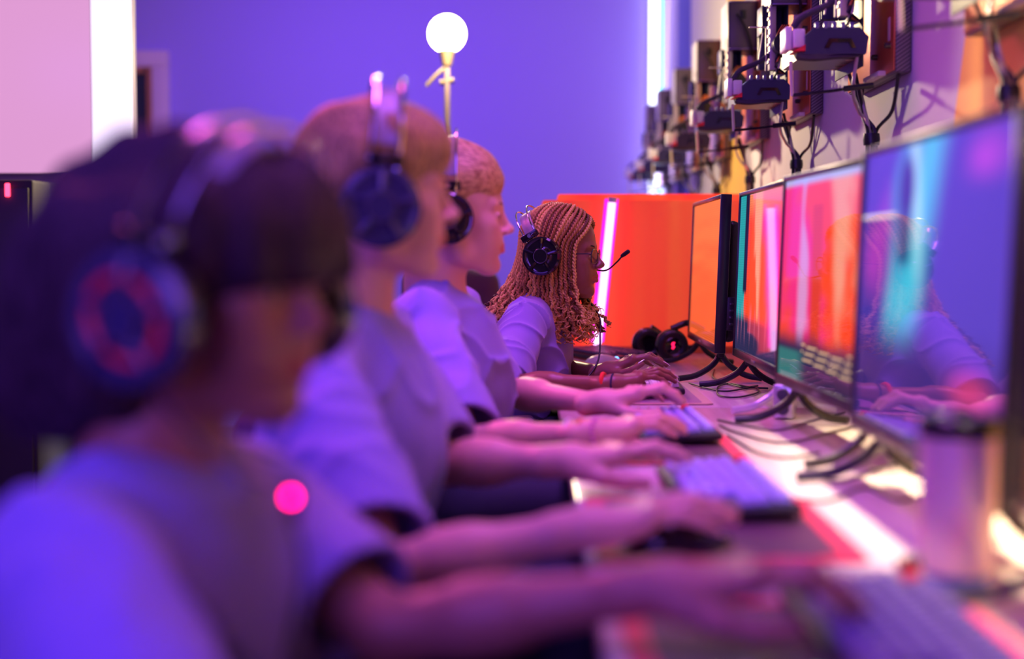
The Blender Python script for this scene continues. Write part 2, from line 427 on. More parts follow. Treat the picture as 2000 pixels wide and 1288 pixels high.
def make_person(sp):
    sc = sp['sc']; h = sp['h']
    M = Matrix.Translation(sp['H']) @ (RZ(sp['yaw']) @ RY(sp['pitch'])).to_4x4()
    root = thing('person', sp['label'], 'person', (sp['hips'][0], sp['hips'][1], 0.0))
    off = -Vector(root.location)
    pts = [Vector(sp[k]) for k in ('SR', 'SL', 'ER', 'EL', 'WR', 'WL')]+[M @ Vector((.13, 0, 0)), M @ Vector((-.12, 0, .14)), M @ Vector((0, .1, .14)), M @ Vector((0, -.1, 0))]
    lo = [min(p[i] for p in pts)-.07 for i in range(3)]; hi = [max(p[i] for p in pts)+.07 for i in range(3)]
    hi[0] = max(hi[0], max(sp['WR'][0], sp['WL'][0])+.21*sc)
    v = Vol(lo, hi, h); L = Loc(v, M, sc)
    head_sdf(L, **sp.get('face', {}))
    N = Vector(sp['neck']); mid = (Vector(sp['SR'])+Vector(sp['SL']))/2
    hb = M @ (Vector((-.018, 0, -.035))*sc)
    v.cone(hb, N, .052*sc*sp.get('nk', 1), .056*sc*sp.get('nk', 1), .02*sc)
    v.cone(N, mid-Vector((0, 0, .05)), .056*sc, .085*sc, .02*sc)
    v.ell(mid-Vector((0, 0, .02)), (.06*sc, .12*sc, .04*sc), .03)
    tips = {}
    for s, th in (('R', 1), ('L', -1)):
        arm_sdf(v, sp['S'+s], sp['E'+s], sp['W'+s], sc, .86*sp.get('fat', 1))
        hd = sp['hand'+s]
        sd = Vector((0, 1 if s == 'R' else -1, 0))          # palms down: thumbs point to the other hand
        W = Vector(sp['W'+s])
        tips[s] = hand_sdf(v, W, hd['f'], hd.get('u', (0, 0, 1)), hd.get('side', sd), sc*hd.get('sc', 1), curl=hd.get('curl'), thumb=hd.get('thumb'), spread=hd.get('spread', 1), fat=hd.get('fat', 1))
    body = v.build('body', sp['skin'], root, sp.get('smooth', 1), head_tint(M, sc, sp.get('lip', (.8, .45, .5)), sp.get('brow', (.3, .25, .25))))
    body.data.transform(Matrix.Translation(off))
    for s in ('R', 'L'):
        if sp.get('nails', False):
            for tp in tips[s]:
                nm = nail_mesh(tp, sp.get('nail_len', 1.)).build('fingernail', sp.get('nailmat', M_nail), root); nm.data.transform(Matrix.Translation(off))
    sp['tips'] = tips; sp['M'] = M
    # eyes
    for s in (-1, 1):
        m = MB(); bp = [(.0925, s*.013, .0245), (.0908, s*.022, .0280), (.0865, s*.034, .0292), (.0790, s*.047, .0250)]
        q = spline(bp, 24); m.tube([tuple(M @ (Vector(tuple(k))*sc)+off) for k in q], np.interp(np.arange(len(q)), [0, 4, 14, len(q)-1], [.0016, .0026, .0024, .0006])*sc, 6)
        m.build('eyebrow', sp.get('browmat', mat('brow_brown', (.12, .07, .045), .8)), root)
        m = MB(); c = M @ (Vector((.0765, s*.032, .003))*sc)
        m.lathe([(0, -.0122), (.0045, -.0113), (.0086, -.0086), (.0113, -.0045), (.0122, 0), (.0113, .0045), (.0086, .0086), (.0052, .01105), (0, .0122)], axis='X', n=20, rot=Matrix.Scale(sc, 3))
        V = np.concatenate(m.V); m.V = [np.array([tuple(M.to_3x3() @ Vector(q)+c+off) for q in V])]
        m.V = [np.array(m.V[0])]
        ball = m.build('eyeball', mat('eye_white', (.75, .72, .74), .1), root)
        m = MB(); g = RZ(sp.get('gaze', 0))
        m.lathe([(.0058, .0108), (.0055, .0118), (0, .0127)], axis='X', n=16, rot=Matrix.Scale(sc, 3))
        V = np.concatenate(m.V); m.V = [np.array([tuple(M.to_3x3() @ g @ Vector(q)+c+off) for q in V])]
        m.build('iris', sp.get('iris', mat('iris_dark', (.02, .012, .01), .05)), ball)
    # shirt
    pts = [Vector(sp[k]) for k in ('SR', 'SL', 'hips', 'neck')]+[Vector(sp['SR']).lerp(Vector(sp['ER']), .9), Vector(sp['SL']).lerp(Vector(sp['EL']), .9)]
    lo = [min(p[i] for p in pts)-.15*sc for i in range(3)]; hi = [max(p[i] for p in pts)+.15*sc for i in range(3)]; lo[2] = sp['hips'][2]-.06; hi[2] = sp['neck'][2]+.06
    v = Vol(lo, hi, sp.get('hs', h)); shirt_sdf(v, sp)
    sl_, X, Y, Z = v.block(v.lo, v.lo+v.h*v.n); v.D[sl_] = np.maximum(v.D[sl_], np.minimum(X-.052, .752-Z)+0*Y)      # the shirt rests against the desk edge
    shirt = v.build('shirt', M_shirt, root, 1 if 'seam' in sp else 2); shirt.data.transform(Matrix.Translation(off))
    # trousers and shoes
    Hp = Vector(sp['hips']); v = Vol(Hp+Vector((-.2, -.3, -.595)), Hp+Vector((.62, .3, .14)), .009)
    v.ell(Hp, (.14, .19, .11), .03)
    for s in (-1, 1):
        hp = Hp+Vector((0, s*.09, -.01)); kn = Hp+Vector((.40, s*.11, -.01)); an = Vector((Hp.x+.42, Hp.y+s*.12, .10))
        v.cone(hp, kn, .085, .062, .03); v.cone(kn, an, .062, .048, .02)
    pn = v.build('trousers', mat('dark_denim', (.03, .035, .07), .8), root, 1); pn.data.transform(Matrix.Translation(off))
    for s in (-1, 1):
        v = Vol((Hp.x+.33, Hp.y+s*.12-.06, .0), (Hp.x+.64, Hp.y+s*.12+.06, .13), .006)
        v.ell((Hp.x+.42, Hp.y+s*.12, .05), (.05, .038, .05), .01); v.ell((Hp.x+.50, Hp.y+s*.12, .035), (.10, .042, .032), .02)
        sh = v.build('shoe', mat('white_trainer', (.6, .6, .62), .6), root, 1); sh.data.transform(Matrix.Translation(off))
    return root, off
# ---------------------------------------------------------------- skin, cloth and hair materials
M_shirt = mat('lavender_cotton', (.25, .21, .62), .85, sheen=.3, build=noise_bump(900, .0006, .5, 2))
M_nail = mat('nail_plain', (.72, .48, .46), .25)
def skin(name, col, rough=.42): return mat(name, col, rough, spec=.45, build=lambda nt, b: (vcol(nt, b), noise_bump(700, .0003, .35, 2)(nt, b)))
SK_dark = skin('skin_deep_brown', (.27, .118, .078), .36)
SK_brown = skin('skin_brown', (.38, .18, .13), .42)
SK_fair = skin('skin_fair', (.74, .42, .33), .45)
SK_fair2 = skin('skin_fair_warm', (.68, .38, .29), .45)
def hand(f, pitch=12, **k):
    f = Vector(f).normalized(); side = Vector((-f.y, f.x, 0)).normalized()
    up = Vector((0, 0, 1)); fp = (f*math.cos(math.radians(pitch))+up*math.sin(math.radians(pitch))).normalized()
    d = dict(f=fp, u=(up-fp*fp.z).normalized()); d.update(k); return d
R_ = Vector
def zrel(x, y, z): return R_((x, y, CAM.z+z))
# the girl with braids, in focus
P4 = dict(label='young person with long golden brown braids and black glasses, red bracelet on the wrist, typing',
    sc=.93, h=.0026, hs=.0028, seam=1, fold=1.35, H=zrel(.080, 3.60, -.006), yaw=-14, pitch=2, neck=zrel(.020, 3.60, -.105), hips=R_((-.10, 3.62, .60)),
    SR=zrel(-.012, 3.44, -.168), SL=zrel(.022, 3.76, -.168), ER=zrel(-.060, 3.22, -.300), EL=zrel(.00, 3.84, -.300),
    WR=zrel(.174, 3.150, -.290), WL=zrel(.178, 3.500, -.292), skin=SK_dark, lip=(1.5, .95, 1.05), brow=(.25, .25, .25), seed=3, sleeve=.95, cuff=.064, bulge=.035, girth=.93,
    face=dict(nose=1.25, lips=1.3), smooth=1, nails=True, nail_len=1.5, nailmat=mat('nail_white', (.85, .80, .84), .2), fat=.92, gaze=4, browmat=mat('brow_black', (.012, .008, .008), .8),
    handR=hand((1, .34, 0), 12, curl=[(4, -14, -22), (2, -28, -42), (-4, -34, -42), (-10, -32, -42)], thumb=[(34, -16), (16, -12), (4, -6)], fat=.9),
    handL=hand((1, .02, 0), 24, curl=[(-14, -42, -52), (-12, -52, -62), (-16, -50, -62), (-22, -46, -58)], thumb=[(52, -12), (22, -2), (0, 8)], fat=.9))
# the woman with blonde hair
P3 = dict(label='young person with blonde hair drawn back, in profile, beads and bands on the wrist',
    sc=.98, h=.0034, hs=.0042, H=zrel(-.146, 2.75, .070), yaw=3, pitch=2, neck=zrel(-.185, 2.75, -.052), hips=R_((-.24, 2.77, .60)),
    SR=zrel(-.195, 2.575, -.125), SL=zrel(-.155, 2.925, -.125), ER=zrel(-.110, 2.32, -.315), EL=zrel(-.075, 2.95, -.285),
    WR=zrel(.088, 2.235, -.286), WL=zrel(.125, 2.70, -.284), skin=SK_fair, lip=(.95, .55, .6), seed=11, sleeve=.93, cuff=.072, fat=1.0, gaze=0, bulge=.05,
    face=dict(fem=1), iris=mat('iris_hazel', (.05, .05, .05), .05),
    handR=hand((1, .34, 0), 10, curl=[(0, -22, -36), (2, -28, -40), (0, -34, -40), (-6, -34, -40)], thumb=[(30, -24), (14, -20), (4, -14)]),
    handL=hand((1, .10, 0), 14, curl=[(-2, -40, -55), (0, -46, -58), (-2, -46, -58), (-8, -40, -56)], thumb=[(38, -26), (16, -16), (0, -4)]))
# the boy with short hair
P2 = dict(label='young person with short light brown hair and a bare neck, in profile between two others',
    sc=1.0, h=.0038, hs=.0046, H=zrel(-.214, 1.96, .080), yaw=10, pitch=3, neck=zrel(-.250, 1.96, -.055), hips=R_((-.34, 1.98, .60)),
    SR=zrel(-.285, 1.785, -.135), SL=zrel(-.235, 2.135, -.135), ER=zrel(-.160, 1.50, -.345), EL=zrel(-.135, 2.02, -.300),
    WR=zrel(.050, 1.50, -.293), WL=zrel(.040, 1.95, -.286), skin=SK_fair2, seed=21, sleeve=.90, cuff=.072, gaze=0, bulge=.055, nk=1.08,
    handR=hand((1, .22, 0), 12, curl=[(-4, -22, -32), (-2, -26, -34), (-6, -28, -36), (-12, -30, -36)], thumb=[(36, -18), (14, -12), (0, -8)]),
    handL=hand((1, .10, 0), 8, curl=[(4, -20, -34), (4, -26, -38), (0, -32, -38), (-6, -32, -40)], thumb=[(34, -20), (8, -18), (-4, -12)]))
# the nearest person
P1 = dict(label='person nearest the camera with dark shoulder length hair, head bowed towards the desk',
    sc=1.0, h=.0044, hs=.0052, H=zrel(-.278, 1.23, -.030), yaw=-22, pitch=4, neck=zrel(-.330, 1.23, -.165), hips=R_((-.46, 1.24, .60)),
    SR=zrel(-.350, 1.055, -.235), SL=zrel(-.290, 1.385, -.245), ER=zrel(-.200, .82, -.345), EL=zrel(-.125, 1.24, -.335),
    WR=zrel(.050, .80, -.285), WL=zrel(.100, 1.175, -.280), skin=SK_brown, seed=31, browmat=mat('brow_black', (.012, .008, .008), .8), sleeve=.82, cuff=.066, gaze=0, bulge=.05, nk=1.05, lip=(1.1, .6, .65),
    handR=hand((1, .05, 0), 12), handL=hand((1, -.02, 0), 10, curl=[(-6, -42, -50), (-4, -46, -54), (-8, -46, -54), (-12, -42, -50)], thumb=[(36, -22), (14, -18), (0, -8)]))
people = []
for sp in (P4, P3, P2, P1):
    sp['root'], sp['off'] = make_person(sp)
def add_world(mb_or_vol, name, m, sp, parent=None, **k):
    o = mb_or_vol.build(name, m, parent or sp['root'], **k); o.data.transform(Matrix.Translation(sp['off'])); return o
# ---------------------------------------------------------------- hair
def strand_bump(c1, c2, sx=(260, 260, 22)):
    def f(nt, b):
        col_noise(c1, c2, 1.0, 0, 3, sx)(nt, b); noise_bump(1.0, .002, .8, 3, (sx[0]*1.5, sx[1]*1.5, sx[2]))(nt, b)
    return f
def hair_vol(sp, outer, cutters, h, lo, hi, seed, amp=.004, m=None, stretch=(1, 1, .25), freq=(60, 140)):
    M = sp['M']; c = M @ Vector((0, 0, 0))
    v = Vol(c+Vector(lo), c+Vector(hi), h); L = Loc(v, M, sp['sc'])
    outer(L)
    w = waves(seed, 7, *freq)
    v.near(lambda x, y, z: amp*w(x*stretch[0], y*stretch[1], z*stretch[2]), .02)
    cutters(L)
    return add_world(v, 'hair', m, sp, smooth=2)
# short crop (boy)
def o2(L):
    L.ell((-.012, 0, .046), (.102, .086, .088), .01); L.ell((.030, 0, .062), (.072, .074, .058), .02)
    L.ell((-.050, 0, .005), (.062, .078, .075), .02); L.ell((.055, 0, .062), (.045, .066, .038), .02)
    L.cone((-.06, 0, .0), (-.058, 0, -.052), .062, .050, .02)
def c2(L):
    L.cone((.115, -.09, -.075), (.115, .09, -.075), .098, .098, .012, op='s')
    for s in (-1, 1): L.ell((.040, s*.088, -.028), (.052, .032, .052), .01, op='s')
    L.ell((.0, 0, -.110), (.085, .1, .055), .012, op='s')
hair2 = hair_vol(P2, o2, c2, .004, (-.16, -.13, -.13), (.15, .13, .17), 5, .0045, mat('hair_light_brown', (.28, .15, .06), .45, build=strand_bump((.17, .095, .03), (.55, .36, .12))), freq=(70, 150))
# drawn back blonde (woman)
def o3(L):
    L.ell((-.018, 0, .058), (.103, .086, .102), .01); L.ell((.026, 0, .066), (.070, .070, .068), .02)
    L.ell((-.098, 0, .030), (.045, .048, .050), .02)
    L.cone((-.12, 0, .02), (-.14, 0, -.10), .030, .018, .02)
def c3(L):
    L.cone((.120, -.09, -.055), (.120, .09, -.055), .104, .104, .010, op='s')
    for s in (-1, 1): L.cone((.055, s*.085, .010), (.03, s*.085, -.08), .040, .06, .012, op='s')
hair3 = hair_vol(P3, o3, c3, .004, (-.19, -.13, -.17), (.15, .13, .17), 8, .003, mat('hair_blonde', (.5, .30, .12), .42, build=strand_bump((.30, .17, .05), (.74, .52, .20), (30, 260, 200))), stretch=(.3, 1, 1))
# long dark hair (nearest)
def o1(L):
    L.ell((-.022, 0, .040), (.118, .102, .096), .01); L.ell((.045, 0, .050), (.074, .086, .062), .03)
    L.ell((-.085, 0, -.010), (.075, .095, .105), .03)
    for s in (-1, 1):
        L.cone((-.02, s*.082, .03), (-.035, s*.090, -.085), .040, .030, .03); L.cone((-.075, s*.062, .03), (-.110, s*.070, -.090), .062, .050, .03)
        L.cone((.035, s*.075, .055), (.012, s*.088, -.04), .026, .016, .02)
    L.cone((-.10, 0, .0), (-.120, 0, -.09), .07, .055, .03)
    for y, x in ((-.055, .072), (-.02, .088), (.02, .092), (.055, .075)): L.cone((x-.02, y, .075), (x+.012, y*1.15, .024), .026, .012, .015)
def c1(L):
    L.cone((.105, -.1, -.088), (.105, .1, -.088), .095, .095, .01, op='s')
    for s in (-1, 1): L.cone((.075, s*.10, -.02), (.060, s*.10, -.13), .038, .05, .01, op='s')
hair1 = hair_vol(P1, o1, c1, .0045, (-.25, -.18, -.22), (.19, .18, .19), 9, .006, mat('hair_near_black', (.03, .018, .02), .6, spec=.25, build=strand_bump((.014, .007, .014), (.060, .030, .055))), freq=(60, 130))
# ---------------------------------------------------------------- the braids
def braid_geo(path, r, rng, tail=.25):
    """three plaited strands along a path, loosening into a curl at the end"""
    P_, T, N, B = tube_frames(path); m = len(P_)
    s = np.concatenate([[0], np.cumsum(np.linalg.norm(np.diff(P_, axis=0), axis=1))]); Lt = s[-1]
    per = r*5.0; ph0 = rng.uniform(0, 6.28); V = []; F = []; n0 = 0
    for k in range(3):
        th = 2*PI*s/per+ph0+k*2*PI/3
        taper = np.clip((Lt-s)/(.10*Lt+1e-6), .25, 1)
        a = r*.60*np.sin(th)*taper; b = r*.46*np.sin(2*th)*taper
        c = P_+N*a[:, None]+B*b[:, None]
        v, f = tube_np(c, r*.50*taper, 6, False)
        V.append(v); F.append(np.array(f)+n0); n0 += len(v)
    return np.concatenate(V), np.concatenate(F)
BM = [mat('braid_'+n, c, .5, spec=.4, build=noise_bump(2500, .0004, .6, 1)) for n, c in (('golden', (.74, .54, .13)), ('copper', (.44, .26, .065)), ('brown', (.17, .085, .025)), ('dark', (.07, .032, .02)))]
def make_braids(sp):
    M = sp['M']; sc = sp['sc']; rng = np.random.RandomState(4)
    def capo(L): L.ell((-.012, 0, .048), (.0975, .0785, .0865), .0); L.ell((.014, 0, .035), (.070, .072, .076), .01); L.ell((-.05, 0, -.005), (.055, .066, .06), .02)
    def capc(L): L.cone((.112, -.08, -.045), (.112, .08, -.045), .094, .094, .008, op='s'); [L.cone((.09, s*.09, -.02), (.09, s*.09, -.1), .05, .07, .01, op='s') for s in (-1, 1)]
    cap = hair_vol(sp, capo, capc, .003, (-.13, -.11, -.1), (.12, .11, .16), 2, .0015, mat('hair_roots', (.022, .012, .012), .6, build=noise_bump(1500, .001, .6, 2)))
    c0 = np.array([-.010, 0, .046]); rad = np.array([.100, .082, .090])
    allb = []
    def path(side, al, xs, tau, lay, Lend, curl, wob, drift):
        """side -1 near the camera; al azimuth where it leaves the skull; xs start along the parting; tau how far down it starts"""
        R = rad*(1+lay)
        xn = np.clip((xs-c0[0])/rad[0], -.93, .80)
        d0 = np.array([xn, side*.04, math.sqrt(max(0, 1-xn*xn-.0016))])
        a = math.radians(al); d1 = np.array([math.cos(a), side*math.sin(a), -.02]); d1 /= np.linalg.norm(d1)
        om = math.acos(np.clip(d0@d1, -1, 1)); pts = []
        for t in np.linspace(tau, 1, 16):
            d = (math.sin((1-t)*om)*d0+math.sin(t*om)*d1)/math.sin(om)
            ro = R*(1+.035*math.sin(PI*min(1, (t-tau)*2))) if tau > 0 else R
            pts.append(c0+d*ro)
        p = pts[-1].copy(); dirv = pts[-1]-pts[-2]; dirv /= np.linalg.norm(dirv)
        step = .0065; z0 = p[2]; i = 0
        while p[2] > Lend and i < 90:
            fr = (z0-p[2])/(z0-Lend+1e-6)
            tgt = np.array([drift[0]*max(0, fr-(.35 if drift[0] > 0 else .05))*(1.6 if drift[0] > 0 else 1.5)+.10*math.cos(a)*(fr < .5), drift[1]*max(0, fr-.3)+side*.05*abs(math.sin(a))*(fr < .4), -1.]); tgt /= np.linalg.norm(tgt)
            dirv = dirv*.72+tgt*.28; dirv /= np.linalg.norm(dirv)
            p = p+dirv*step; i += 1
            pts.append(p.copy())
        pts = np.array(pts); n = len(pts)
        fr = np.clip((np.arange(n)-16)/max(1, n-16), 0, 1)
        amp = wob*(np.clip(fr-.15, 0, 1)**1.2); ph = rng.uniform(0, 6.28, 2); wl = rng.uniform(.032, .05)
        sl = np.arange(n)*step
        pts[:, 0] += amp*np.sin(2*PI*sl/wl+ph[0]); pts[:, 1] += .8*amp*np.sin(2*PI*sl/wl*.9+ph[1])
        # curly end
        if curl:
            e = pts[-1]; m = 26; th = np.linspace(0, 2*PI*rng.uniform(1.5, 2.8), m); cr = rng.uniform(.007, .013); w = np.linspace(0, 1, m)
            phc = rng.uniform(0, 6.28)
            cc = np.stack([e[0]+cr*w*np.cos(th+phc)+drift[0]*.02*w, e[1]+cr*w*np.sin(th+phc), e[2]-.028*np.linspace(0, 1, m)], 1)
            pts = np.concatenate([pts, cc[2:]])
        return pts
    specs = []
    # outer layer, near side: front (cheek) to back of the head
    for i in range(20):
        u = i/19; al = 50+128*u; fwd = max(0, 1-u/.5); back = max(0, (u-.5)/.5)
        specs.append((-1, al, .072-.165*u, .0, .055+rng.uniform(-.015, .02), -.155-.05*math.sin(PI*min(1, u*1.1))*(u < .5)-.075*back+rng.uniform(-.018, .018), (.55*fwd-1.0*back, -.15)))
    for i in range(19):
        u = (i+.5)/19; al = 52+126*u; fwd = max(0, 1-u/.5); back = max(0, (u-.5)/.5)
        specs.append((-1, al, .078-.165*u, .30, .0+rng.uniform(-.01, .01), -.150-.02*back-.075*back+rng.uniform(-.03, .02), (.65*fwd-1.15*back, .0)))
    for i in range(12):
        u = i/11; al = 54+120*u; fwd = max(0, 1-u/.5); back = max(0, (u-.5)/.5)
        specs.append((-1, al, .06-.15*u, .62, -.03+rng.uniform(-.01, .01), -.18-.03*back+rng.uniform(-.02, .015), (.8*fwd-1.2*back, .2)))
    for i in range(18):
        u = i/17; al = 52+126*u; fwd = max(0, 1-u/.5); back = max(0, (u-.5)/.5)
        specs.append((1, al, .072-.16*u, .05, .03+rng.uniform(-.015, .02), -.165-.03*back+rng.uniform(-.02, .015), (.55*fwd-.9*back, -.2)))
    for i in range(12):
        u = i/11; al = 54+50*u
        specs.append((1, al, .075-.05*u, .35, .02, -.165+rng.uniform(-.03, .02), (1.0*(1-u*.6), .1)))
    Rm = np.array(M.to_3x3())*sc; tr = np.array(M.translation)+np.array(sp['off'])
    for k, (side, al, xs, tau, lay, Le, dr) in enumerate(specs):
        pts = path(side, al, xs, tau, lay, Le, True, rng.uniform(.006, .014)*(1.0 if al < 110 else 1.1), dr)
        q = spline(pts[::2], len(pts)*2) if len(pts) > 8 else pts
        # resample evenly
        s = np.concatenate([[0], np.cumsum(np.linalg.norm(np.diff(q, axis=0), axis=1))]); n = int(s[-1]/.0024); ss = np.linspace(0, s[-1], n)
        q = np.stack([np.interp(ss, s, q[:, i]) for i in range(3)], 1)
        V, F = braid_geo(q, rng.uniform(.0050, .0060), rng)
        V = V @ Rm.T+tr
        me = mesh_np('braid', V, F, True)
        mm = BM[rng.choice(([0, 0, 0, 1, 1] if al > 100 else [0, 0, 1, 1, 2]) if lay > .04 else ([1, 2, 2, 3] if lay < -.005 else [0, 1, 2, 2]))]  # darker inner braids paint shade into the gaps; rear ones lean golden
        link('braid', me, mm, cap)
    # loose curls at the ends: uncountable frizz
    V = []; F = []; n0 = 0
    for k in range(330):
        if k < 200: e = np.array([rng.uniform(-.02, .105), rng.uniform(-.10, .03), rng.uniform(-.205, -.125)]); 
        else:
            e = np.array([rng.uniform(-.20, -.13), rng.uniform(-.075, .03), 0]); e[2] = -.10-(-.13-e[0])*1.3-rng.uniform(0, .06)
        m = 22; th = np.linspace(0, rng.uniform(5, 12), m); cr = rng.uniform(.004, .009); ax = rng.normal(size=3)*.4+np.array([.1, 0, -1]); ax /= np.linalg.norm(ax)
        a = np.cross(ax, [1, 0, .2]); a /= np.linalg.norm(a); b = np.cross(ax, a)
        pts = e+ax*np.linspace(0, .030, m)[:, None]+cr*(np.cos(th)[:, None]*a+np.sin(th)[:, None]*b)
        v, f = tube_np(pts, np.linspace(.0020, .0008, m), 5, False); V.append(v); F.append(np.array(f)+n0); n0 += len(v)
    V = np.concatenate(V) @ Rm.T+tr
    fz = link('loose_curls', mesh_np('loose_curls', V, np.concatenate(F)), BM[0], cap); fz['kind'] = 'stuff'
make_braids(P4)
# ================================================================ SETTING
WX = 0.80; FY = 8.75; LX = -3.6; NY = -1.6; CZ = 3.3
def struct(name, c, d, m):
    o = MB().box(c, d).build(name, m, smooth=False); o['kind'] = 'structure'; return o
M_floor = mat('floor_vinyl', (.10, .09, .12), .4)
struct('floor', ((LX+WX)/2, (NY+FY)/2, -.05), (WX-LX+.3, FY-NY+.3, .1), M_floor)
struct('ceiling', ((LX+WX)/2, (NY+FY)/2, CZ+.05), (WX-LX+.3, FY-NY+.3, .1), mat('ceiling_paint', (.30, .28, .36), .9))
M_wall = mat('wall_paint_violet', (.46, .37, .86), .75, build=noise_bump(60, .001, .2))
struct('wall_far', ((LX+WX)/2, FY+.06, CZ/2), (WX-LX+.3, .12, CZ), M_wall)
struct('wall_near', ((LX+WX)/2, NY-.06, CZ/2), (WX-LX+.3, .12, CZ), M_wall)
struct('wall_left', (LX-.06, (NY+FY)/2, CZ/2), (.12, FY-NY, CZ), M_wall)
def wall_bands(nt, b):
    """pale grey wall with slanted yellow-orange bands and a blue one near the corner"""
    tc = nt.nodes.new('ShaderNodeTexCoord'); sp = nt.nodes.new('ShaderNodeSeparateXYZ'); nt.links.new(tc.outputs['Object'], sp.inputs[0])
    def M2(op, a, b_):
        n = nt.nodes.new('ShaderNodeMath'); n.operation = op
        for i, q in enumerate((a, b_)):
            if isinstance(q, (int, float)): n.inputs[i].default_value = q
            else: nt.links.new(q, n.inputs[i])
        return n.outputs[0]
    col = None
    prev = (.60, .56, .62, 1)
    def band(prev, y0, y1, s0, s1, c):
        yy = M2('SUBTRACT', sp.outputs['Y'], M2('MULTIPLY', M2('SUBTRACT', sp.outputs['Z'], 1.3), s0))
        y2 = M2('SUBTRACT', sp.outputs['Y'], M2('MULTIPLY', M2('SUBTRACT', sp.outputs['Z'], 1.3), s1))
        f = M2('MULTIPLY', M2('GREATER_THAN', yy, y0), M2('LESS_THAN', y2, y1))
        mx = nt.nodes.new('ShaderNodeMix'); mx.data_type = 'RGBA'; nt.links.new(f, mx.inputs['Factor'])
        if isinstance(prev, tuple): mx.inputs[6].default_value = prev
        else: nt.links.new(prev, mx.inputs[6])
        mx.inputs[7].default_value = c
        return mx.outputs[2]
    p = band(prev, -5, 2.72, 0, -.41, (1., .58, .12, 1))
    p = band(p, 5.30, 6.05, .1, -.25, (.95, .60, .12, 1))
    p = band(p, 7.15, 7.80, 0, 0, (.10, .10, .50, 1))
    nt.links.new(p, b.inputs['Base Color'])
    noise_bump(90, .001, .2)(nt, b)
struct('wall_right', (WX+.06, (NY+FY)/2, CZ/2), (.12, FY-NY, CZ), None)
bpy.data.objects['wall_right'].data.materials.clear(); 
M_band = mat('wall_paint_banded', (.6, .6, .6), .7, build=wall_bands)
wr = bpy.data.objects['wall_right']; wr.data.materials.append(M_band)
# partition whose end stands left of the doorway, and the doorway in the far wall
pw = P(87, 170, 4.6); 
struct('wall_partition', (-2.40, 4.765, CZ/2), (1.95, .12, CZ), mat('partition_paint', (.5, .4, .55), .8))
xr, xl = P(333, 200, FY).x, P(150, 200, FY).x; zt = P(300, 101, FY).z
d = MB(); M_case = mat('door_casing_paint', (.80, .62, .66), .6)
cw = .10
d.box(((xl+xr)/2-.15, FY-.03, zt-cw/2), (xr-xl+.3, .06, cw), .008); d.box((xr-cw/2-.0, FY-.03, (zt-cw)/2), (cw, .06, zt-cw), .008)
dr = d.build('door_1', M_case); dr['kind'] = 'structure'
e = MB(); e.box((xr-cw-.0175, FY-.02, (zt-cw)/2), (.035, .05, zt-cw), .004); e.box((xr-cw-.6, FY-.02, zt-cw-.0175), (1.1, .05, .035), .004)
e.build('door_frame', mat('door_wood', (.50, .20, .07), .5), dr)
g = MB(); g.box((xr-cw-.575, FY-.012, (zt-cw-.035)/2), (1.08, .02, zt-cw-.035)); g.build('door_glass', mat('door_dark_glass', (.035, .045, .06), .15), dr)
# bright partition end, its lighting put in as a glowing panel, and the big display beside it
M_glow = mat('wall_end_glow', (.8, .8, .8), .5, emit=(.93, .80, 1.0), estr=1.1)
xa, xb = P(176, 150, 4.62).x, P(257, 150, 4.62).x
t = thing('glowing_wall_end', 'bright white end of the partition, its lighting set as glow, left of the doorway', 'lamp', ((xa+xb)/2, 4.66, 0))
w_ = (xb-xa)
o = MB().box((0, -.028, 1.35), (w_-.004, .012, 2.7), .003).build('glow_face', M_glow, t)
o = MB().box((0, 0, 1.35), (w_, .04, 2.72), .003).build('housing', mat('white_metal', (.7, .7, .72), .4), t)
za, zb = P(90, 333, 4.5).z, 2.35
x0, x1 = -2.75, P(175, 150, 4.645).x
t = thing('wall_mounted_display', 'large pink display screen on the partition behind the nearest person', 'screen', ((x0+x1)/2, 4.665, (za+zb)/2))
MB().box((0, .01, 0), (x1-x0, .03, zb-za), .002).build('housing', mat('white_metal', (.7, .7, .72), .4), t)
MB().box((-.0, -.008, 0), (x1-x0-.0005, .006, zb-za-.002), .001).build('screen', mat('screen_pink', (.05, .04, .05), .3, emit=(.74, .33, .64), estr=.90), t)
ML = P(12, 371, 4.21)
cb = thing('media_cabinet', 'dark cabinet with a red light below the pink display screen', 'cabinet', ((x0+x1)/2, 4.44, 0))
MB().box((0, 0, .645), (x1-x0-.1, .40, 1.29), .01).build('body', mat('cabinet_dark', (.03, .022, .03), .5), cb)
for i in (-1, 1): MB().box((i*(x1-x0-.1)/4, -.205, .645), ((x1-x0-.1)/2-.02, .016, 1.24), .004).build('door', mat('cabinet_dark2', (.04, .028, .04), .4), cb)
rl = MB(); rl.box((ML.x-(x0+x1)/2, -.219, ML.z), (.014, .014, .040), .004); rl.build('indicator_light', mat('red_led', (.1, 0, 0), .4, emit=(1, .03, .08), estr=6), cb)
